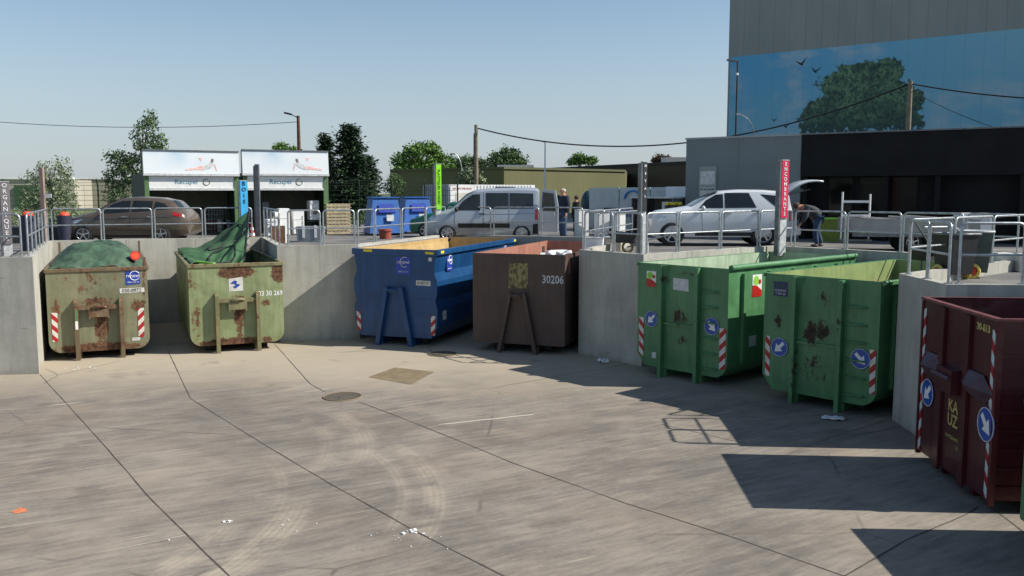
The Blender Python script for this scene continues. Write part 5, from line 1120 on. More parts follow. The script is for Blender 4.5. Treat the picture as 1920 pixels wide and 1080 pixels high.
m = MB(); m.bb((-.05, -.05, h2-.06), (L2+.05, 1.5, h2)); m.build('roof', M['pale'], e); m = MB(); m.bb((0, 1.4, 0), (L2, 1.46, h2-.062)); m.bb((0, 0, 0), (.05, 1.398, h2-.062)); m.bb((L2-.05, 0, 0), (L2, 1.398, h2-.062)); m.build('wall', M['galv_dark'], e); m = MB(); m.bb((L2-.55, -.02, .7), (L2-.06, -.002, h2-.2)); m.build('notice', M['pale'], e)
p = ray(1268, 34.9); e = empty('yellow_bin', (p.x, 34.9, PZ), 0, 'dark bin topped with yellow items between shelter and grey building', 'bin'); hh = zat(385, 35)-PZ; m = MB(); m.bb((-.35, 0, 0), (.32, .6, hh)); m.build('body', M['dark'], e)
for k in range(7): m = MB(); m.ball((-.3+.09*k, .1+.3*random.random(), hh+.05), .08, 8, 5, .15); m.build('yellow_item', M['yellow'], e)
p = ray(1104, 44); e = empty('bottle_bank', (p.x, 44, PZ), 0, 'dark blue green rounded bottle bank left of the silver containers', 'bottle bank'); hh = zat(352, 41)-PZ
m = MB(); m.disc((0, 0, 0), (0, 0, 1), .42, 1.1, 22); m.ball((0, 0, 1.1), (.42, .42, hh-1.2), 22, 10); m.build('body', simple('bottle_green', srgb(34, 62, 72), .5), e)
m = MB(); m.disc((.1, -.62, 1.3), (0, -1, 0), .13, .12, 14); m.build('opening', M['black'], e)
# ------------------------------------------------------------ fences
def wirefence(p0, d0, p1, d1, n, label, hh=2.1):
    a, b_ = ray(p0, d0), ray(p1, d1); e = empty('wire_fence', (a.x, a.y, PZ), math.atan2((b_-a).y, (b_-a).x), label, 'fence'); L = (b_-a).length; G = simple('fence_green'+label[:5], srgb(44, 66, 50), .6)
    for k in range(n+1):
        m = MB(); m.tube([(L*k/n, 0, 0), (L*k/n, 0, hh), (L*k/n, -.18, hh+.28)], .04, 6); m.build('post', G, e)
    m = MB()
    for z in [hh*q/9 for q in range(1, 10)]: m.tube([(0, -.03, z), (L, -.03, z)], .009, 4)
    for q in range(int(L/.4)): m.tube([(q*.4, -.03, .05), (q*.4, -.03, hh)], .006, 3, cap=False)
    for z in (.12, .24): m.tube([(0, -.1-z*.3, hh+z), (L, -.1-z*.3, hh+z)], .008, 3)
    m.build('wire_mesh', G, e)
wirefence(-80, 41, 270, 42, 4, 'green wire fence behind the bushes at the left'); wirefence(612, 43, 858, 43, 4, 'green wire fence behind the blue bins')
# ------------------------------------------------------------ poles, lamps and cables
def pole(px, py, d, r0, r1, mat, name, label, cat, zb=None):
    t_ = atd(px, py, d); e = empty(name, (t_.x, d, PZ), 0, label, cat); m = MB(); m.tube([(0, 0, 0), (0, 0, t_.z-PZ)], r0, 10, r2=r1); m.build('shaft', mat, e); return e, t_.z-PZ
e, h_ = pole(559, 217, 60, .17, .1, M['wooddark'], 'street_lamp', 'brown lamp post with a short arm above the right green shelter', 'street lamp')
m = MB(); m.tube([(0, 0, h_-.15), (-.5, 0, h_+.12)], .04, 6); m.build('arm', M['galv_dark'], e); m = MB(); m.box((-.68, 0, h_+.14), (.5, .2, .12), m=Matrix.Rotation(R(14), 3, 'Y')); m.build('lamp_head', M['dark'], e); L1 = e.location + Vector((0, 0, h_-.4))
e, h_ = pole(892.5, 234, 52, .15, .1, M['concrete_pole'], 'utility_pole', 'concrete utility pole rising behind the silver van', 'utility pole'); P1_ = e.location+Vector((.1, 0, h_-.2)); m = MB(); m.bar((-.12, 0, h_-.5), (-.14, 0, h_-3), .05); m.build('cable_duct', M['dark'], e)
e, h_ = pole(1707, 152, 43.5, .15, .11, M['concrete_pole'], 'utility_pole', 'concrete utility pole in front of the printed mural', 'utility pole'); P2_ = e.location+Vector((0, 0, h_-.12)); m = MB(); m.bar((-.07, 0, h_+.1), (-.07, 0, 2), .07); m.build('backing_bar', M['dark'], e); m = MB(); m.tube([(.05, 0, h_-.9), (.25, 0, h_-.45), (.35, 0, h_-.4)], .02, 6); m.build('bracket', M['dark'], e)
e, h_ = pole(1022, 266, 62, .07, .045, M['white'], 'street_lamp', 'thin white lamp post above the olive hall', 'street lamp'); m = MB(); m.box((-.18, 0, h_+.03), (.44, .16, .07), m=Matrix.Rotation(R(12), 3, 'Y')); m.build('lamp_head', M['galv_dark'], e)
e = empty('street_lamp', (ray(866, 75).x, 75, PZ), 0, 'small curved grey lamp left of the concrete pole', 'street lamp'); hh = zat(310, 75)-PZ; m = MB(); m.tube([(0, 0, 0), (0, 0, hh-.3), (-.1, 0, hh+.3), (-.35, 0, hh+.8), (-.65, 0, hh+.95)], .05, 6); m.build('shaft', M['galv'], e); m = MB(); m.box((-.78, 0, hh+.95), (.4, .16, .1)); m.build('lamp_head', M['galv_dark'], e)
q = atd(1383, 116, 47); e = empty('street_lamp', (q.x, 47, PZ), 0, 'black lamp post with flat head at the left edge of the mural', 'street lamp'); hh = q.z-PZ; m = MB(); m.tube([(0, 0, 0), (0, 0, hh)], .055, 8, r2=.04); m.build('shaft', M['black'], e); m = MB(); m.box((-.26, 0, hh+.06), (.6, .2, .08), m=Matrix.Rotation(R(8), 3, 'Y')); m.build('lamp_head', M['galv_dark'], e); m = MB(); m.ball((-.02, -.07, hh-.65), .075, 10, 6); m.build('sensor', M['white'], e)
q = atd(1414, 252, 46); e = empty('street_lamp', (q.x, 46, PZ), 0, 'thin curved lamp arm rising above the grey building roof', 'street lamp'); hh = q.z-PZ; m = MB(); m.tube([(0, 0, 0), (0, 0, hh), (-.08, 0, hh+.4), (-.3, 0, hh+.75), (-.6, 0, hh+.95), (-.75, 0, hh+1.02)], .022, 6); m.build('shaft', M['galv_dark'], e); m = MB(); m.box((-.84, 0, hh+1.03), (.22, .1, .07)); m.build('lamp_head', M['galv'], e)
def cable(a, b_, sag, r, label, n=40):
    o = empty('overhead_cable', a, 0, label, 'cable'); m = MB(); m.tube([(b_-a)*(k/n) - Vector((0, 0, 4*sag*(k/n)*(1-k/n))) for k in range(n+1)], r, 5); m.build('wire', M['black'], o)
cable(P1_, P2_, 1.9, .04, 'thick black cable sagging between the two concrete utility poles'); cable(P2_, atd(2150, 186, 38), .3, .035, 'black cable running right from the pole across the mural'); cable(P2_-Vector((0, 0, .3)), atd(1868, 240, 40.5), .12, .014, 'thin cable slanting down from the pole to the black roof')
cable(atd(-60, 224, 62), L1, .45, .02, 'thin overhead wire crossing the sky at the left')
# ------------------------------------------------------------ trees
def leafmat(name, dark, light):
    m, t, b = newmat(name); g = t.new('ShaderNodeNewGeometry'); n = t.noise(t.obj(), .9, 3)
    f = t.m('ADD', t.m('MULTIPLY', g.outputs['Random Per Island'], .6), t.m('MULTIPLY', n, .4))
    t.lk(t.mix(t.ss(f, .2, .8), dark, light), b.inputs['Base Color']); b.inputs['Roughness'].default_value = .7; b.inputs['Specular IOR Level'].default_value = .25
    return m
LM = [leafmat('leaves_dark', srgb(56, 78, 50), srgb(100, 122, 76)), leafmat('leaves_fresh', srgb(58, 88, 40), srgb(112, 144, 66)), leafmat('needles', srgb(30, 50, 36), srgb(60, 82, 52)), leafmat('leaves_grey', srgb(88, 106, 76), srgb(142, 152, 116)), leafmat('leaves_red', srgb(66, 50, 40), srgb(104, 84, 62))]
def tree(px, d, blobs, lm, label, cat='tree', leaf=.14, clumps=260, per=16, trunk=.14, spread=.35, name='tree', stem=None, group=None, limbs=9):
    """blobs: (px, py, rx_px, ry_px) read at distance d"""
    x0 = ray(px, d).x; e = empty(name, (x0, d, PZ), 0, label, cat, group); B = []
    for (bx, by, rx, ry) in blobs:
        c = atd(bx, by, d); B.append((Vector((c.x-x0, 0, c.z-PZ)), rx/F*d, ry/F*d))
    m = MB(); vol = [b_[1]*b_[1]*b_[2] for b_ in B]; tot = sum(v**.75 for v in vol); attach = []
    vs = []; fs = []
    for (c, rx, rz), v in zip(B, vol):
        for k in range(max(6, int(clumps*v**.75/tot))):
            while True:
                p = Vector((random.uniform(-1, 1), random.uniform(-1, 1), random.uniform(-1, 1)))
                if .25 < p.length < 1: break
            p = p.normalized()*(p.length**.5)*random.uniform(.8, 1.12)
            cc = c + Vector((p.x*rx, p.y*rx, p.z*rz))
            if random.random() < .12: attach.append(cc)
            sp = spread*random.uniform(.6, 1.3)
            for q in range(per):
                o = Vector((random.gauss(0, .5), random.gauss(0, .5), random.gauss(0, .4)))*sp
                ax = Vector((random.uniform(-1, 1), random.uniform(-1, 1), random.uniform(-.2, 1))).normalized(); s = leaf*random.uniform(.6, 1.4)
                t1 = ax.cross(Vector((random.uniform(-1, 1), random.uniform(-1, 1), random.uniform(-1, 1)))).normalized(); t2 = ax.cross(t1); n = len(vs); P = cc+o
                vs += [P-t1*s*.5, P+t2*s*.28, P+t1*s*.5, P-t2*s*.28]; fs.append((n, n+1, n+2, n+3))
    m.add(vs, fs); m.build('crown', LM[lm], e, fix=False)
    t_ = MB(); topc = max(B, key=lambda b_: b_[0].z); zt_ = topc[0].z; pts = [Vector((0, 0, 0))]
    for k in range(1, 7): f = k/6; pts.append(Vector((topc[0].x*f*f + .06*random.uniform(-1, 1), .05*random.uniform(-1, 1), zt_*f)))
    t_.tube(pts, trunk, 7, r2=trunk*.2)
    for a in attach[:limbs*2]:
        z = max(.15*zt_, min(zt_*.85, a.z*.62)); f = z/zt_; s = Vector((topc[0].x*f*f, 0, z)); mid = s.lerp(a, .5)+Vector((0, 0, .08*(a-s).length)); t_.tube([s, mid, a], trunk*.35, 5, r2=trunk*.08)
    t_.build('trunk', M['wooddark'], e); return e
tree(98, 47, [(70, 355, 26, 42), (105, 335, 24, 38), (122, 360, 22, 45), (92, 385, 50, 34), (80, 318, 10, 18), (128, 318, 7, 20)], 3, 'loose bushy tree with thin upright shoots behind the left railing', leaf=.11, clumps=480, per=14, trunk=.07, spread=.22)
tree(262, 50, [(275, 262, 26, 40), (280, 225, 13, 20), (232, 298, 34, 14), (262, 318, 38, 24), (222, 335, 26, 22), (296, 268, 18, 16), (235, 370, 36, 26), (290, 320, 20, 26)], 0, 'tall irregular leafy tree rising left of the green shelters', leaf=.14, clumps=520, per=15, trunk=.11, spread=.26)
def conifer(px, d, pytop, pyb, wpx, label, seed):
    random.seed(seed); x0 = ray(px, d).x; zt_ = zat(pytop, d)-PZ; zb = max(.4, zat(pyb, d)-PZ); W_ = wpx/F*d; e = empty('conifer', (x0, d, PZ), 0, label, 'conifer tree'); vs = []; fs = []; t_ = MB(); t_.tube([(0, 0, 0), (0, 0, zt_)], .16, 7, r2=.02)
    lv = int((zt_-zb)/.3)
    for k in range(lv):
        f = k/lv; z = zb+(zt_-zb)*f; rr = W_*(1-f)**.62*random.uniform(.78, 1.1)+.15
        for j in range(11):
            a = random.uniform(0, 2*math.pi); l = rr*random.uniform(.65, 1.1); dr = Vector((math.cos(a), math.sin(a), random.uniform(-.05, .3))).normalized()
            if j < 3: t_.tube([(0, 0, z), tuple(Vector((0, 0, z))+dr*l*.8)], .03, 4, r2=.01)
            for q in range(int(16+l*20)):
                s = random.uniform(.15, 1); P = Vector((0, 0, z))+dr*l*s+Vector((random.gauss(0, .2), random.gauss(0, .2), random.gauss(-.05, .17))); ln = random.uniform(.2, .42)
                t1 = (dr+Vector((random.uniform(-.7, .7), random.uniform(-.7, .7), random.uniform(-.5, .4)))).normalized(); t2 = t1.cross(Vector((random.uniform(-1, 1), random.uniform(-1, 1), 1))).normalized(); n = len(vs)
                vs += [P-t1*ln*.5, P+t2*ln*.2, P+t1*ln*.5, P-t2*ln*.2]; fs.append((n, n+1, n+2, n+3))
    m = MB(); m.add(vs, fs); m.build('crown', LM[2], e, fix=False); t_.build('trunk', M['wooddark'], e)
conifer(656, 58, 232, 410, 66, 'broad dark conifer right of the green shelters', 3); conifer(612, 64, 250, 400, 26, 'narrow pointed conifer just behind the right shelter roof', 5); conifer(688, 62, 290, 410, 38, 'lower dark conifer at the right flank of the broad one', 8)
random.seed(11)
tree(795, 100, [(795, 292, 36, 22), (762, 304, 26, 18), (830, 306, 24, 16), (790, 320, 55, 16), (775, 282, 16, 12), (806, 280, 16, 12)], 1, 'round fresh green tree behind the olive hall', leaf=.3, clumps=520, per=16, trunk=.2, spread=.5)
tree(535, 78, [(528, 279, 14, 9), (548, 283, 12, 7)], 1, 'small tree top showing above the right shelter roof', leaf=.2, clumps=120, per=12, trunk=.12, spread=.3)
tree(884, 58, [(884, 330, 16, 14), (872, 335, 10, 10), (896, 334, 10, 12)], 3, 'pale green feathery shrub in front of the olive hall', 'shrub', leaf=.2, clumps=110, per=14, trunk=.06, spread=.25, name='shrub')
tree(872, 125, [(875, 305, 20, 11), (855, 310, 12, 8), (900, 308, 14, 9)], 0, 'dull green tree behind the concrete utility pole', leaf=.3, clumps=220, per=13, trunk=.15, spread=.5)
tree(952, 120, [(952, 292, 22, 14), (930, 298, 16, 12), (975, 302, 16, 10), (948, 306, 36, 10)], 0, 'rounded tree above the middle of the olive hall roof', leaf=.3, clumps=380, per=14, trunk=.15, spread=.5)
tree(1088, 135, [(1085, 298, 12, 9), (1105, 302, 13, 6), (1072, 304, 8, 5)], 1, 'small two lobed tree above the brown hall roof', leaf=.3, clumps=200, per=13, trunk=.15, spread=.45)
tree(1240, 110, [(1240, 298, 13, 7), (1252, 300, 10, 5), (1230, 302, 8, 5)], 4, 'reddish tree above the brown hall beside the rooftop unit', leaf=.26, clumps=130, per=9, trunk=.12, spread=.4)
for i, (px, py, rx, ry, d) in enumerate([(20, 420, 40, 22, 44), (130, 418, 40, 20, 43), (700, 410, 40, 16, 50), (740, 345, 16, 20, 70)]):
    tree(px, d, [(px, py, rx, ry), (px-rx*.6, py+4, rx*.5, ry*.7)], (3, 3, 0, 0)[i], ['low pale shrub behind the grey letter column', 'low pale shrub beside the brown car bonnet', 'dark hedge shrub behind the blue bins', 'small dark shrub at the left corner of the olive hall'][i], 'shrub', leaf=.13, clumps=120, per=12, trunk=.03, spread=.25, name='shrub')
# ------------------------------------------------------------ things on the platform at the right
e = empty('flatbed_trailer', (ray(1722, 25.5).x, 25.6, PZ), R(-9), 'grey flatbed trailer with low side boards and boards on top', 'trailer'); gl = simple('trailer_grey', srgb(150, 150, 146), .55, .2, .1, 3)
e.scale = (.86, 1, 1)
m = MB(); m.bb((-2.0, 0, .62), (2.0, 2.0, .7)); m.build('deck', M['wooddark'], e)
for (lo, hi) in [((-2.0, -.04, .6), (2.0, -.003, .98)), ((-2.0, 2.003, .6), (2.0, 2.04, .98)), ((-2.04, -.04, .6), (-2.003, 2.04, .98)), ((2.003, -.04, .6), (2.04, 2.04, .98))]: m = MB(); m.bb(lo, hi); m.build('side_board', gl, e)
m = MB(); m.bb((-2.0, -.02, .46), (2.0, .06, .598)); m.bb((-2.0, 1.9, .46), (2.0, 1.98, .598)); m.build('chassis', M['galv_dark'], e)
for x in (.0, .75):
    for sg in (-1, 1): wheel(e, x, 1.0+sg*.72, .3, .2, 5, sg)
m = MB()
for y in (.1, .9): m.bar((-2.15, y, .4), (-2.15, y, 1.62), .06)
for z in (1.05, 1.5): m.bar((-2.15, .1, z), (-2.15, .9, z), .06)
lr = empty('ladder_rack', (ray(1606, 26.2).x, 26.2, PZ), R(-4), 'white metal rack with two rungs standing at the trailer front', 'rack')
for x in (-.4, .4):
    m = MB(); m.tube([(x, 0, .3), (x, 0, zat(360 if x < 0 else 364, 26.2)-PZ)], .028, 6); m.build('upright', M['white'], lr)
for z in (1.05, 1.46): m = MB(); m.box((0, 0, z+.02), (.8, .04, .07)); m.build('rung', M['white'], lr)
m = MB(); m.box((0, 0, .34), (.9, .3, .06)); m.build('foot', M['galv_dark'], lr)
for i, (x, y, l, a, z) in enumerate([(.3, .35, 1.9, 4, .75), (.6, .7, 1.5, -6, .77), (-.9, .5, 1.0, 10, .75)]):
    o = MB(); o.box((0, 0, 0), (l, .22, .05)); o = o.build('loose_board', M['offwhite'], None); tag(o, ['long pale board lying crossways on the trailer bed', 'shorter pale board behind the long one on the trailer', 'pale board near the rack end of the trailer'][i], 'board', 'pale boards on the trailer'); o.parent = None
    o.matrix_world = Matrix.Translation(e.location) @ Matrix.Rotation(R(-9), 4, 'Z') @ Matrix.Translation((x, y, z+.24)) @ Matrix.Rotation(R(a), 4, 'Z') @ Matrix.Rotation(R(4), 4, 'Y')
e = empty('green_tub', (ray(1566, 31.5).x, 31.5, PZ), R(-20), 'olive green plastic tub behind the bending man', 'tub'); m = MB(); m.prism([(-.5, 0), (.5, 0), (.56, .8), (-.56, .8)], (0, 0, 0), (1, 0, 0), (0, 0, 1), (0, .7, 0)); m.build('body', simple('olive_plastic', srgb(112, 128, 42), .6), e); m = MB(); m.bb((-.6, -.04, .802), (.6, .74, .86)); m.build('lip', M['lime'], e)
def wbin(px, d, lab, mat, rz, h=.95, w_=.55):
    p = ray(px, d); e = empty('wheeled_bin', (p.x, d, PZ), R(rz), lab, 'wheeled bin', 'wheeled bins above the dark red container'); m = MB(); W2 = w_/2
    m.add([(-W2*.8, .08, .12), (W2*.8, .08, .12), (W2*.8, .5, .12), (-W2*.8, .5, .12), (-W2, 0, h), (W2, 0, h), (W2, .62, h), (-W2, .62, h)], [(0,3,2,1),(0,1,5,4),(1,2,6,5),(2,3,7,6),(3,0,4,7),(4,5,6,7)]); m.build('body', mat, e)
    m = MB(); m.tube([(-W2-.01, -.01, h), (W2+.01, -.01, h), (W2+.01, .63, h), (-W2-.01, .63, h)], .025, 6, closed=True); m.build('rim', M['pale'] if mat is not M['black'] else M['galv_dark'], e)
    m = MB(); m.tube([(-W2, .62, h), (-W2-.02, .8, h+.12), (W2+.02, .8, h+.12), (W2, .62, h)], .016, 6); m.build('handle', M['galv'], e)
    for sg in (-1, 1):
        w2 = empty('wheel'); w2.parent = e; w2.location = (sg*(W2+.02), .36, .15); q = MB(); q.tube([(0, .13*math.cos(t_), .13*math.sin(t_)) for t_ in [k*math.pi/11 for k in range(22)]], .035, 6, closed=True); q.build('tyre', simple('tyre_yellow'+lab[:4]+str(sg), srgb(206, 190, 96), .7), w2); q = MB(); q.disc((-.03, 0, 0), (1, 0, 0), .085, .06, 16); q.build('hub', M['red'], w2)
wbin(1817, 17.3, 'black wheeled cart bin behind the corner railing', M['black'], 14, .92, .62); wbin(1868, 17.9, 'grey green wheeled bin with yellow tyred red wheels', simple('greygreen', srgb(78, 92, 86), .6), 62, .95, .5)
e = empty('wheeled_tool_cart', (ray(1768, 18.6).x, 18.6, PZ), R(30), 'hand cart with a long slanted handle and yellow tyre behind the corner railing', 'hand cart'); m = MB(); m.prism([(-.3, .3), (.3, .3), (.42, .62), (-.42, .62)], (0, 0, 0), (1, 0, 0), (0, 0, 1), (0, .5, 0)); m.build('tray', M['dark'], e); m = MB(); m.tube([(.3, .25, .35), (-.5, .25, 1.1)], .018, 6); m.build('handle', M['galv_dark'], e)
w2 = empty('wheel'); w2.parent = e; w2.location = (.1, .0, .17); q = MB(); q.tube([(.14*math.cos(t_), 0, .14*math.sin(t_)) for t_ in [k*math.pi/11 for k in range(22)]], .036, 6, closed=True); q.build('tyre', M['rubber'], w2); q = MB(); q.disc((0, -.03, 0), (0, 1, 0), .09, .06, 16); q.build('hub', M['red'], w2); m = MB(); m.tube([(-.25, .25, .3), (-.25, .25, 0)], .02, 6); m.build('stand', M['galv_dark'], e)
for i, (px, d, w_, lab) in enumerate([(1893, 19.5, .42, 'white block with two seams on the pavement right of the wheeled bins'), (1938, 19.2, .4, 'white block cut by the right picture edge'), (1838, 20.4, .3, 'small white block behind the black cart bin')]):
    p = ray(px, d); o = MB(); o.bb((-w_/2, 0, 0), (w_/2, .4, .36)); o.bb((-w_/2+.04, .03, .362), (w_/2-.04, .37, .4)); o = o.build('foam_block', M['offwhite'], None, bevel=.015); o.location = (p.x, d, PZ+.003); o.rotation_euler = (0, 0, R(-5)); tag(o, lab, 'block', 'white blocks on the right pavement')
e = empty('white_cabinet', (ray(1832, 27).x, 27.0, PZ), R(-8), 'bright white cabinet standing behind the trailer end', 'cabinet'); m = MB(); m.bb((-.45, 0, 0), (.5, .6, 1.12)); m.build('body', M['white'], e); m = MB(); m.bb((.0, -.02, .85), (.42, -.003, 1.0)); m.build('label_plate', M['pale'], e)
# wheelbarrow and white boards behind the middle wall
e = empty('wheelbarrow', (ray(1178, 25.6).x, 25.6, PZ), R(-28), 'wheelbarrow with a dark tray and pale tyre behind the middle railing', 'wheelbarrow')
m = MB(); m.add([(-.3, -.22, .3), (.25, -.22, .3), (.25, .22, .3), (-.3, .22, .3), (-.55, -.32, .62), (.4, -.32, .55), (.4, .32, .55), (-.55, .32, .62)], [(0,3,2,1),(0,1,5,4),(1,2,6,5),(2,3,7,6),(3,0,4,7)]); m.build('tray', M['dark'], e)
m = MB(); m.tube([(-.2+.15*math.cos(t_)+.2, 0, .17+.15*math.sin(t_)) for t_ in [k*math.pi/11 for k in range(22)]], .038, 6, closed=True); m.build('tyre', M['yellowold'], e)
for sg in (-1, 1): m = MB(); m.tube([(0, sg*.06, .17), (.5, sg*.25, .35), (1.1, sg*.28, .52)], .017, 6); m.build('handle', M['galv'], e); m = MB(); m.tube([(.35, sg*.2, .3), (.42, sg*.2, 0)], .015, 6); m.build('leg', M['galv'], e)
for i, (px, d, w_, h_, lab) in enumerate([(1112, 25.4, .6, .42, 'white panel box on the pavement beside the brown container wall'), (1150, 26.2, .5, .4, 'pale box with a slanted top left of the wheelbarrow'), (1208, 25.2, .3, .3, 'small pale box right of the wheelbarrow'), (1132, 35, .5, 1.05, 'white fridge like box behind the middle railing'), (1095, 35.5, .45, 1.05, 'white cabinet beside the man in dark green'), (1166, 34.6, .4, .9, 'grey white box left of the open shelter')]):
    p = ray(px, d); e = empty('white_box', (p.x, d, PZ), R(-15+9*i), lab, 'box', 'pale boxes on the middle pavement'); m = MB(); m.bb((-w_/2, 0, 0), (w_/2, .4, h_)); m.build('body', M['white' if i != 1 else 'offwhite'], e, bevel=.01); m = MB(); m.bb((-w_/2-.01, -.015, h_+.002), (w_/2+.01, .41, h_+.03)); m.build('lid', M['pale'], e)
# extra frame fence receding behind the middle wall
a, b_ = at(1119, 461, WT), at(1196, 447, WT)
frame((a.x+.1, a.y+.6), (b_.x, b_.y), 'long low railing frame running back beside the wheelbarrow', z=PZ, H=1.15)
# dark bins with orange lids, left
for i, (px, d, lab) in enumerate([(50, 26.5, 'dark bin with an orange red dome lid behind the left side railing'), (118, 30.0, 'dark bin with an orange red dome lid at the nose of the brown car')]):
    p = ray(px, d); h_ = zat(404, d)-PZ; e = empty('lidded_bin', (p.x, d, PZ), 0, lab, 'bin', 'dark bins with orange lids'); m = MB(); m.disc((0, 0, 0), (0, 0, 1), .2, h_, 18, .24); m.build('body', simple('bin_dark%d' % i, srgb(44, 46, 66), .6), e); m = MB(); m.ball((0, 0, h_), (.17, .17, .13), 14, 8); m.build('lid', M['orange'], e)
# planter / low dark boxes left
e = empty('planter', (ray(62, 30.5).x, 30.5, PZ), R(4), 'long dark planter box behind the left side railing', 'planter'); m = MB(); m.bb((-1.2, 0, 0), (1.3, .6, .55)); m.build('box', simple('planter_dark', srgb(52, 56, 58), .7), e); m = MB(); m.bb((-1.24, -.04, .552), (1.34, .64, .6)); m.build('rim', M['galv_dark'], e)
# ------------------------------------------------------------ people
def skinmesh(name, chains, mat, parent, sub=1):
    """chains: lists of (point, radius); first chain is the trunk; others start at an existing point index given as ('@', key)"""
    vs = []; es = []; rd = []; key = {}
    for ch in chains:
        prev = None
        for it in ch:
            if isinstance(it, str): prev = key[it]; continue
            k, p, r_ = it; vs.append(p); rd.append(r_); i = len(vs)-1; key[k] = i
            if prev is not None: es.append((prev, i))
            prev = i
    me = bpy.data.meshes.new(name); me.from_pydata(vs, es, []); o = bpy.data.objects.new(name, me); COL.objects.link(o)
    s = o.modifiers.new('skin', 'SKIN'); s.use_smooth_shade = True
    for i, r_ in enumerate(rd): d = me.skin_vertices[0].data[i]; d.radius = (r_, r_) if not hasattr(r_, '__len__') else r_; d.use_root = (i == 0)
    u_ = o.modifiers.new('sub', 'SUBSURF'); u_.levels = sub; u_.render_levels = sub
    dg = bpy.context.evaluated_depsgraph_get(); dg.update(); m2 = bpy.data.meshes.new_from_object(o.evaluated_get(dg)); bpy.data.objects.remove(o)
    m2.materials.clear(); m2.materials.append(mat); m2.polygons.foreach_set('use_smooth', [True]*len(m2.polygons))
    q = bpy.data.objects.new(name, m2); COL.objects.link(q); q.parent = parent; return q
def person(loc, rz, label, J, top, legs, hair, s=1.0, bald=False):
    """J: joint name -> point in metres, facing -x"""
    e = empty('person', loc, rz, label, 'person'); e.scale = (s, s, s); V = lambda k: tuple(J[k])
    def hand(sd):
        w_, h_ = Vector(J['wrist'+sd]), Vector(J['hand'+sd]); d = (h_-w_).normalized(); side = d.cross(Vector((1, 0, 0))).normalized() if abs(d.x) < .9 else Vector((0, 1, 0)); out = []
        for k, (off, ln) in enumerate([(-.03, .07), (-.01, .08), (.01, .075), (.03, .06)]):
            b0 = h_+side*off; out.append(['hand'+sd, ('f%s%d' % (sd, k), tuple(b0+d*.03), .011), ('g%s%d' % (sd, k), tuple(b0+d*(.03+ln*.5)), .0095), ('t%s%d' % (sd, k), tuple(b0+d*(.03+ln)+Vector((-.02, 0, 0))), .008)])
        out.append(['hand'+sd, ('th'+sd, tuple(h_-d*.01+side*.045+Vector((-.015, 0, 0))), .012), ('tt'+sd, tuple(h_+d*.035+side*.06+Vector((-.025, 0, 0))), .009)]); return out
    ch = [[('pelvis', V('pelvis'), .13), ('waist', V('waist'), .12), ('chest', V('chest'), (.15, .13)), ('neck0', V('neck'), .065), ('jaw', V('jaw'), .075), ('head', V('head'), .1), ('crown', V('crown'), .075)]]
    for sd in 'LR':
        ch.append(['chest', ('sh'+sd, V('sh'+sd), .07), ('el'+sd, V('el'+sd), .048), ('wrist'+sd, V('wrist'+sd), .03), ('hand'+sd, V('hand'+sd), (.036, .02))]); ch += hand(sd)
        ch.append(['pelvis', ('hip'+sd, V('hip'+sd), .095), ('knee'+sd, V('knee'+sd), .06), ('ank'+sd, V('ank'+sd), .042), ('toe'+sd, V('toe'+sd), .035)])
    skinmesh('body', ch, M['skin'], e)
    g = 1.22; jk = [[('p', tuple(Vector(V('pelvis'))+Vector((0, 0, -.08))), .23), ('w', V('waist'), .23), ('c', V('chest'), (.25, .22)), ('n', tuple(Vector(V('neck')).lerp(Vector(V('chest')), .35)), .1)]]
    for sd in 'LR': jk.append(['c', ('s'+sd, V('sh'+sd), .11), ('e'+sd, V('el'+sd), .082), ('r'+sd, V('wrist'+sd), .058)])
    skinmesh('jacket', jk, M[top], e)
    tr = [[('p', V('pelvis'), .15)]]
    for sd in 'LR': tr.append(['p', ('h'+sd, V('hip'+sd), .125), ('k'+sd, V('knee'+sd), .095), ('a'+sd, V('ank'+sd), .078)])
    skinmesh('trousers', tr, M[legs], e)
    for sd in 'LR':
        a, t_ = Vector(V('ank'+sd)), Vector(V('toe'+sd)); d = (t_-a); d.z = 0; d.normalize(); m = MB(); m.ball(a+d*.07+Vector((0, 0, -a.z+.045)), (.14 if abs(d.x) > .7 else .06, .055, .045), 10, 6); m.build('shoe', M['shoe'], e)
    h = Vector(V('head')); cr = Vector(V('crown')); up = (cr-Vector(V('jaw'))).normalized(); fw = Vector(J.get('face', (-1, 0, 0))).normalized()
    m = MB(); m.ball(h-fw*.025+up*(.0 if bald else .035), (.108, .1, .1) if not bald else (.1, .102, .07), 14, 9, .03); m.build('hair', M[hair], e)
    m = MB(); m.ball(h+fw*.108-up*.015, (.018, .014, .022), 8, 5); m.build('nose', M['skin'], e)
    for sg in (-1, 1):
        sdv = fw.cross(up).normalized()*sg; m = MB(); m.ball(h+fw*.088+sdv*.034+up*.012, .011, 8, 5); m.build('eye', M['black'], e); m = MB(); m.ball(h+sdv*.1-up*.01, (.02, .014, .03), 8, 5); m.build('ear', M['skin'], e)
    m = MB(); m.ball(h+fw*.094-up*.055, (.01, .026, .006), 8, 4); m.build('mouth', M['red'], e)
    return e
stand = dict(pelvis=(0, 0, .95), waist=(0, 0, 1.1), chest=(.02, 0, 1.36), neck=(.0, 0, 1.52), jaw=(-.02, 0, 1.58), head=(-.03, 0, 1.66), crown=(-.02, 0, 1.72),
    shL=(.02, -.19, 1.43), elL=(.06, -.24, 1.14), wristL=(-.02, -.24, .9), handL=(-.04, -.24, .83), shR=(.02, .19, 1.43), elR=(.06, .25, 1.14), wristR=(0, .26, .9), handR=(-.02, .26, .83),
    hipL=(0, -.1, .9), kneeL=(-.02, -.11, .5), ankL=(.0, -.12, .08), toeL=(-.15, -.13, .04), hipR=(0, .1, .9), kneeR=(.0, .11, .5), ankR=(.03, .12, .08), toeR=(-.12, .13, .04))
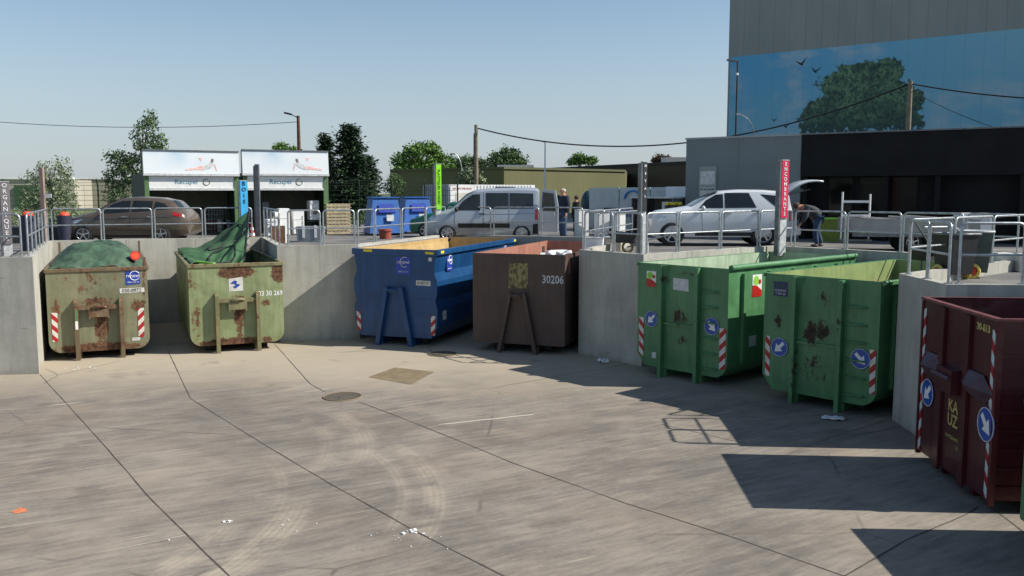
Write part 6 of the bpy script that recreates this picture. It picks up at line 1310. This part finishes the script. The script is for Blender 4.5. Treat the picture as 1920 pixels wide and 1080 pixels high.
person((ray(1056, 33.2).x, 33.2, PZ), R(28), 'grey haired man in a long navy jacket and jeans standing beside the open van door', stand, 'navy', 'jeans', 'greyhair', 1.1, bald=True)
p2 = dict(stand); p2.update(elL=(-.05, -.22, 1.15), wristL=(-.22, -.15, 1.02), handL=(-.29, -.13, 1.0), face=(-.3, -1, 0))
person((ray(1080, 36.5).x, 36.5, PZ), R(200), 'smaller person in dark green clothes behind the man in navy', p2, 'darkcloth', 'darkcloth', 'brownhair', .92)
bend = dict(pelvis=(.22, 0, .93), waist=(.12, 0, 1.06), chest=(-.15, 0, 1.2), neck=(-.32, 0, 1.26), jaw=(-.38, 0, 1.24), head=(-.45, 0, 1.25), crown=(-.5, 0, 1.28), face=(-.6, 0, -.8),
    shL=(-.18, -.19, 1.2), elL=(-.26, -.24, .93), wristL=(-.38, -.2, .72), handL=(-.43, -.19, .66), shR=(-.18, .19, 1.2), elR=(-.3, .24, .95), wristR=(-.46, .2, .78), handR=(-.52, .19, .73),
    hipL=(.22, -.1, .88), kneeL=(.1, -.13, .48), ankL=(.16, -.15, .08), toeL=(.02, -.17, .04), hipR=(.22, .1, .88), kneeR=(.26, .13, .48), ankR=(.42, .14, .08), toeR=(.28, .15, .04))
person((ray(1522, 28.6).x, 28.6, PZ), R(2), 'man in dark pullover and light jeans bending over the white car boot', bend, 'greycloth', 'jeans', 'brownhair', 1.04)
# ------------------------------------------------------------ litter and marks on the yard
random.seed(5)
for (px, py, n, sp, sz) in [(430, 977, 5, .1, .022), (765, 1000, 9, .16, .026), (745, 1004, 6, .3, .014), (800, 1020, 7, .6, .011), (560, 1000, 6, 1.2, .014), (150, 690, 9, .4, .02)]:
    c = at(px, py, 0)
    o = MB()
    for k in range(n):
        x, y = random.gauss(0, sp*.5), random.gauss(0, sp*.35); s = sz*random.uniform(.5, 1.4); a = random.uniform(0, 3)
        o.add([(x+s*math.cos(a+q)*random.uniform(.6, 1.1), y+s*math.sin(a+q)*random.uniform(.6, 1.1), z) for z in (.003, .003+s*.5) for q in (0, 1.6, 3.1, 4.7)], [(0,3,2,1),(4,5,6,7),(0,1,5,4),(1,2,6,5),(2,3,7,6),(3,0,4,7)])
    o = o.build('litter', M['paper'], None); o.location = c; tag(o, kind='stuff'); tag(o, 'scattered small white crumbs of litter on the yard floor', 'litter')
def paper(px, py, w_, h_, lab, jz=.05):
    c = at(px, py, .01); vs = []; n = 6; fs = []
    for j in range(n+1):
        for i in range(n+1): vs.append(((i/n-.5)*w_, (j/n-.5)*h_, .012+jz*abs(mn.noise(Vector((i*.7, j*.7, px)))) ))
    for j in range(n):
        for i in range(n): a = j*(n+1)+i; fs.append((a, a+1, a+n+2, a+n+1))
    m = MB(); m.add(vs, fs, True); o = m.build('crumpled_paper', M['paper'], None, fix=False); o.location = c; o.rotation_euler = (0, 0, random.uniform(-.6, .6)); s = o.modifiers.new('t', 'SOLIDIFY'); s.thickness = .006; tag(o, lab, 'paper')
paper(1131, 679, .2, .3, 'crumpled white paper at the foot of the shaded grey wall', .16); paper(1563, 785, .4, .25, 'flat white paper in front of the scratched green container', .05)
mk('spot_orange', srgb(200, 120, 80), .9, 0, .2, 20); c = at(37, 957, .004); m = MB(); m.add([(c.x+.11*math.cos(t_)*random.uniform(.6, 1.2), c.y+.12*math.sin(t_)*random.uniform(.6, 1.2), .004) for t_ in [k*math.pi/6 for k in range(12)]], [tuple(range(12))]); tag(m.build('paint_spot', M['spot_orange'], None, fix=False), kind='structure')
def scrape(pts, w_, mat, name):
    tag(strip(pts, w_, mat, name, z=.006, jit=.02), kind='structure')
mk('scrape', srgb(184, 176, 160), .95, 0, .25, 30)
scrape([(822, 796), (870, 791), (930, 785), (1000, 777)], .05, M['scrape'], 'floor_scrape')
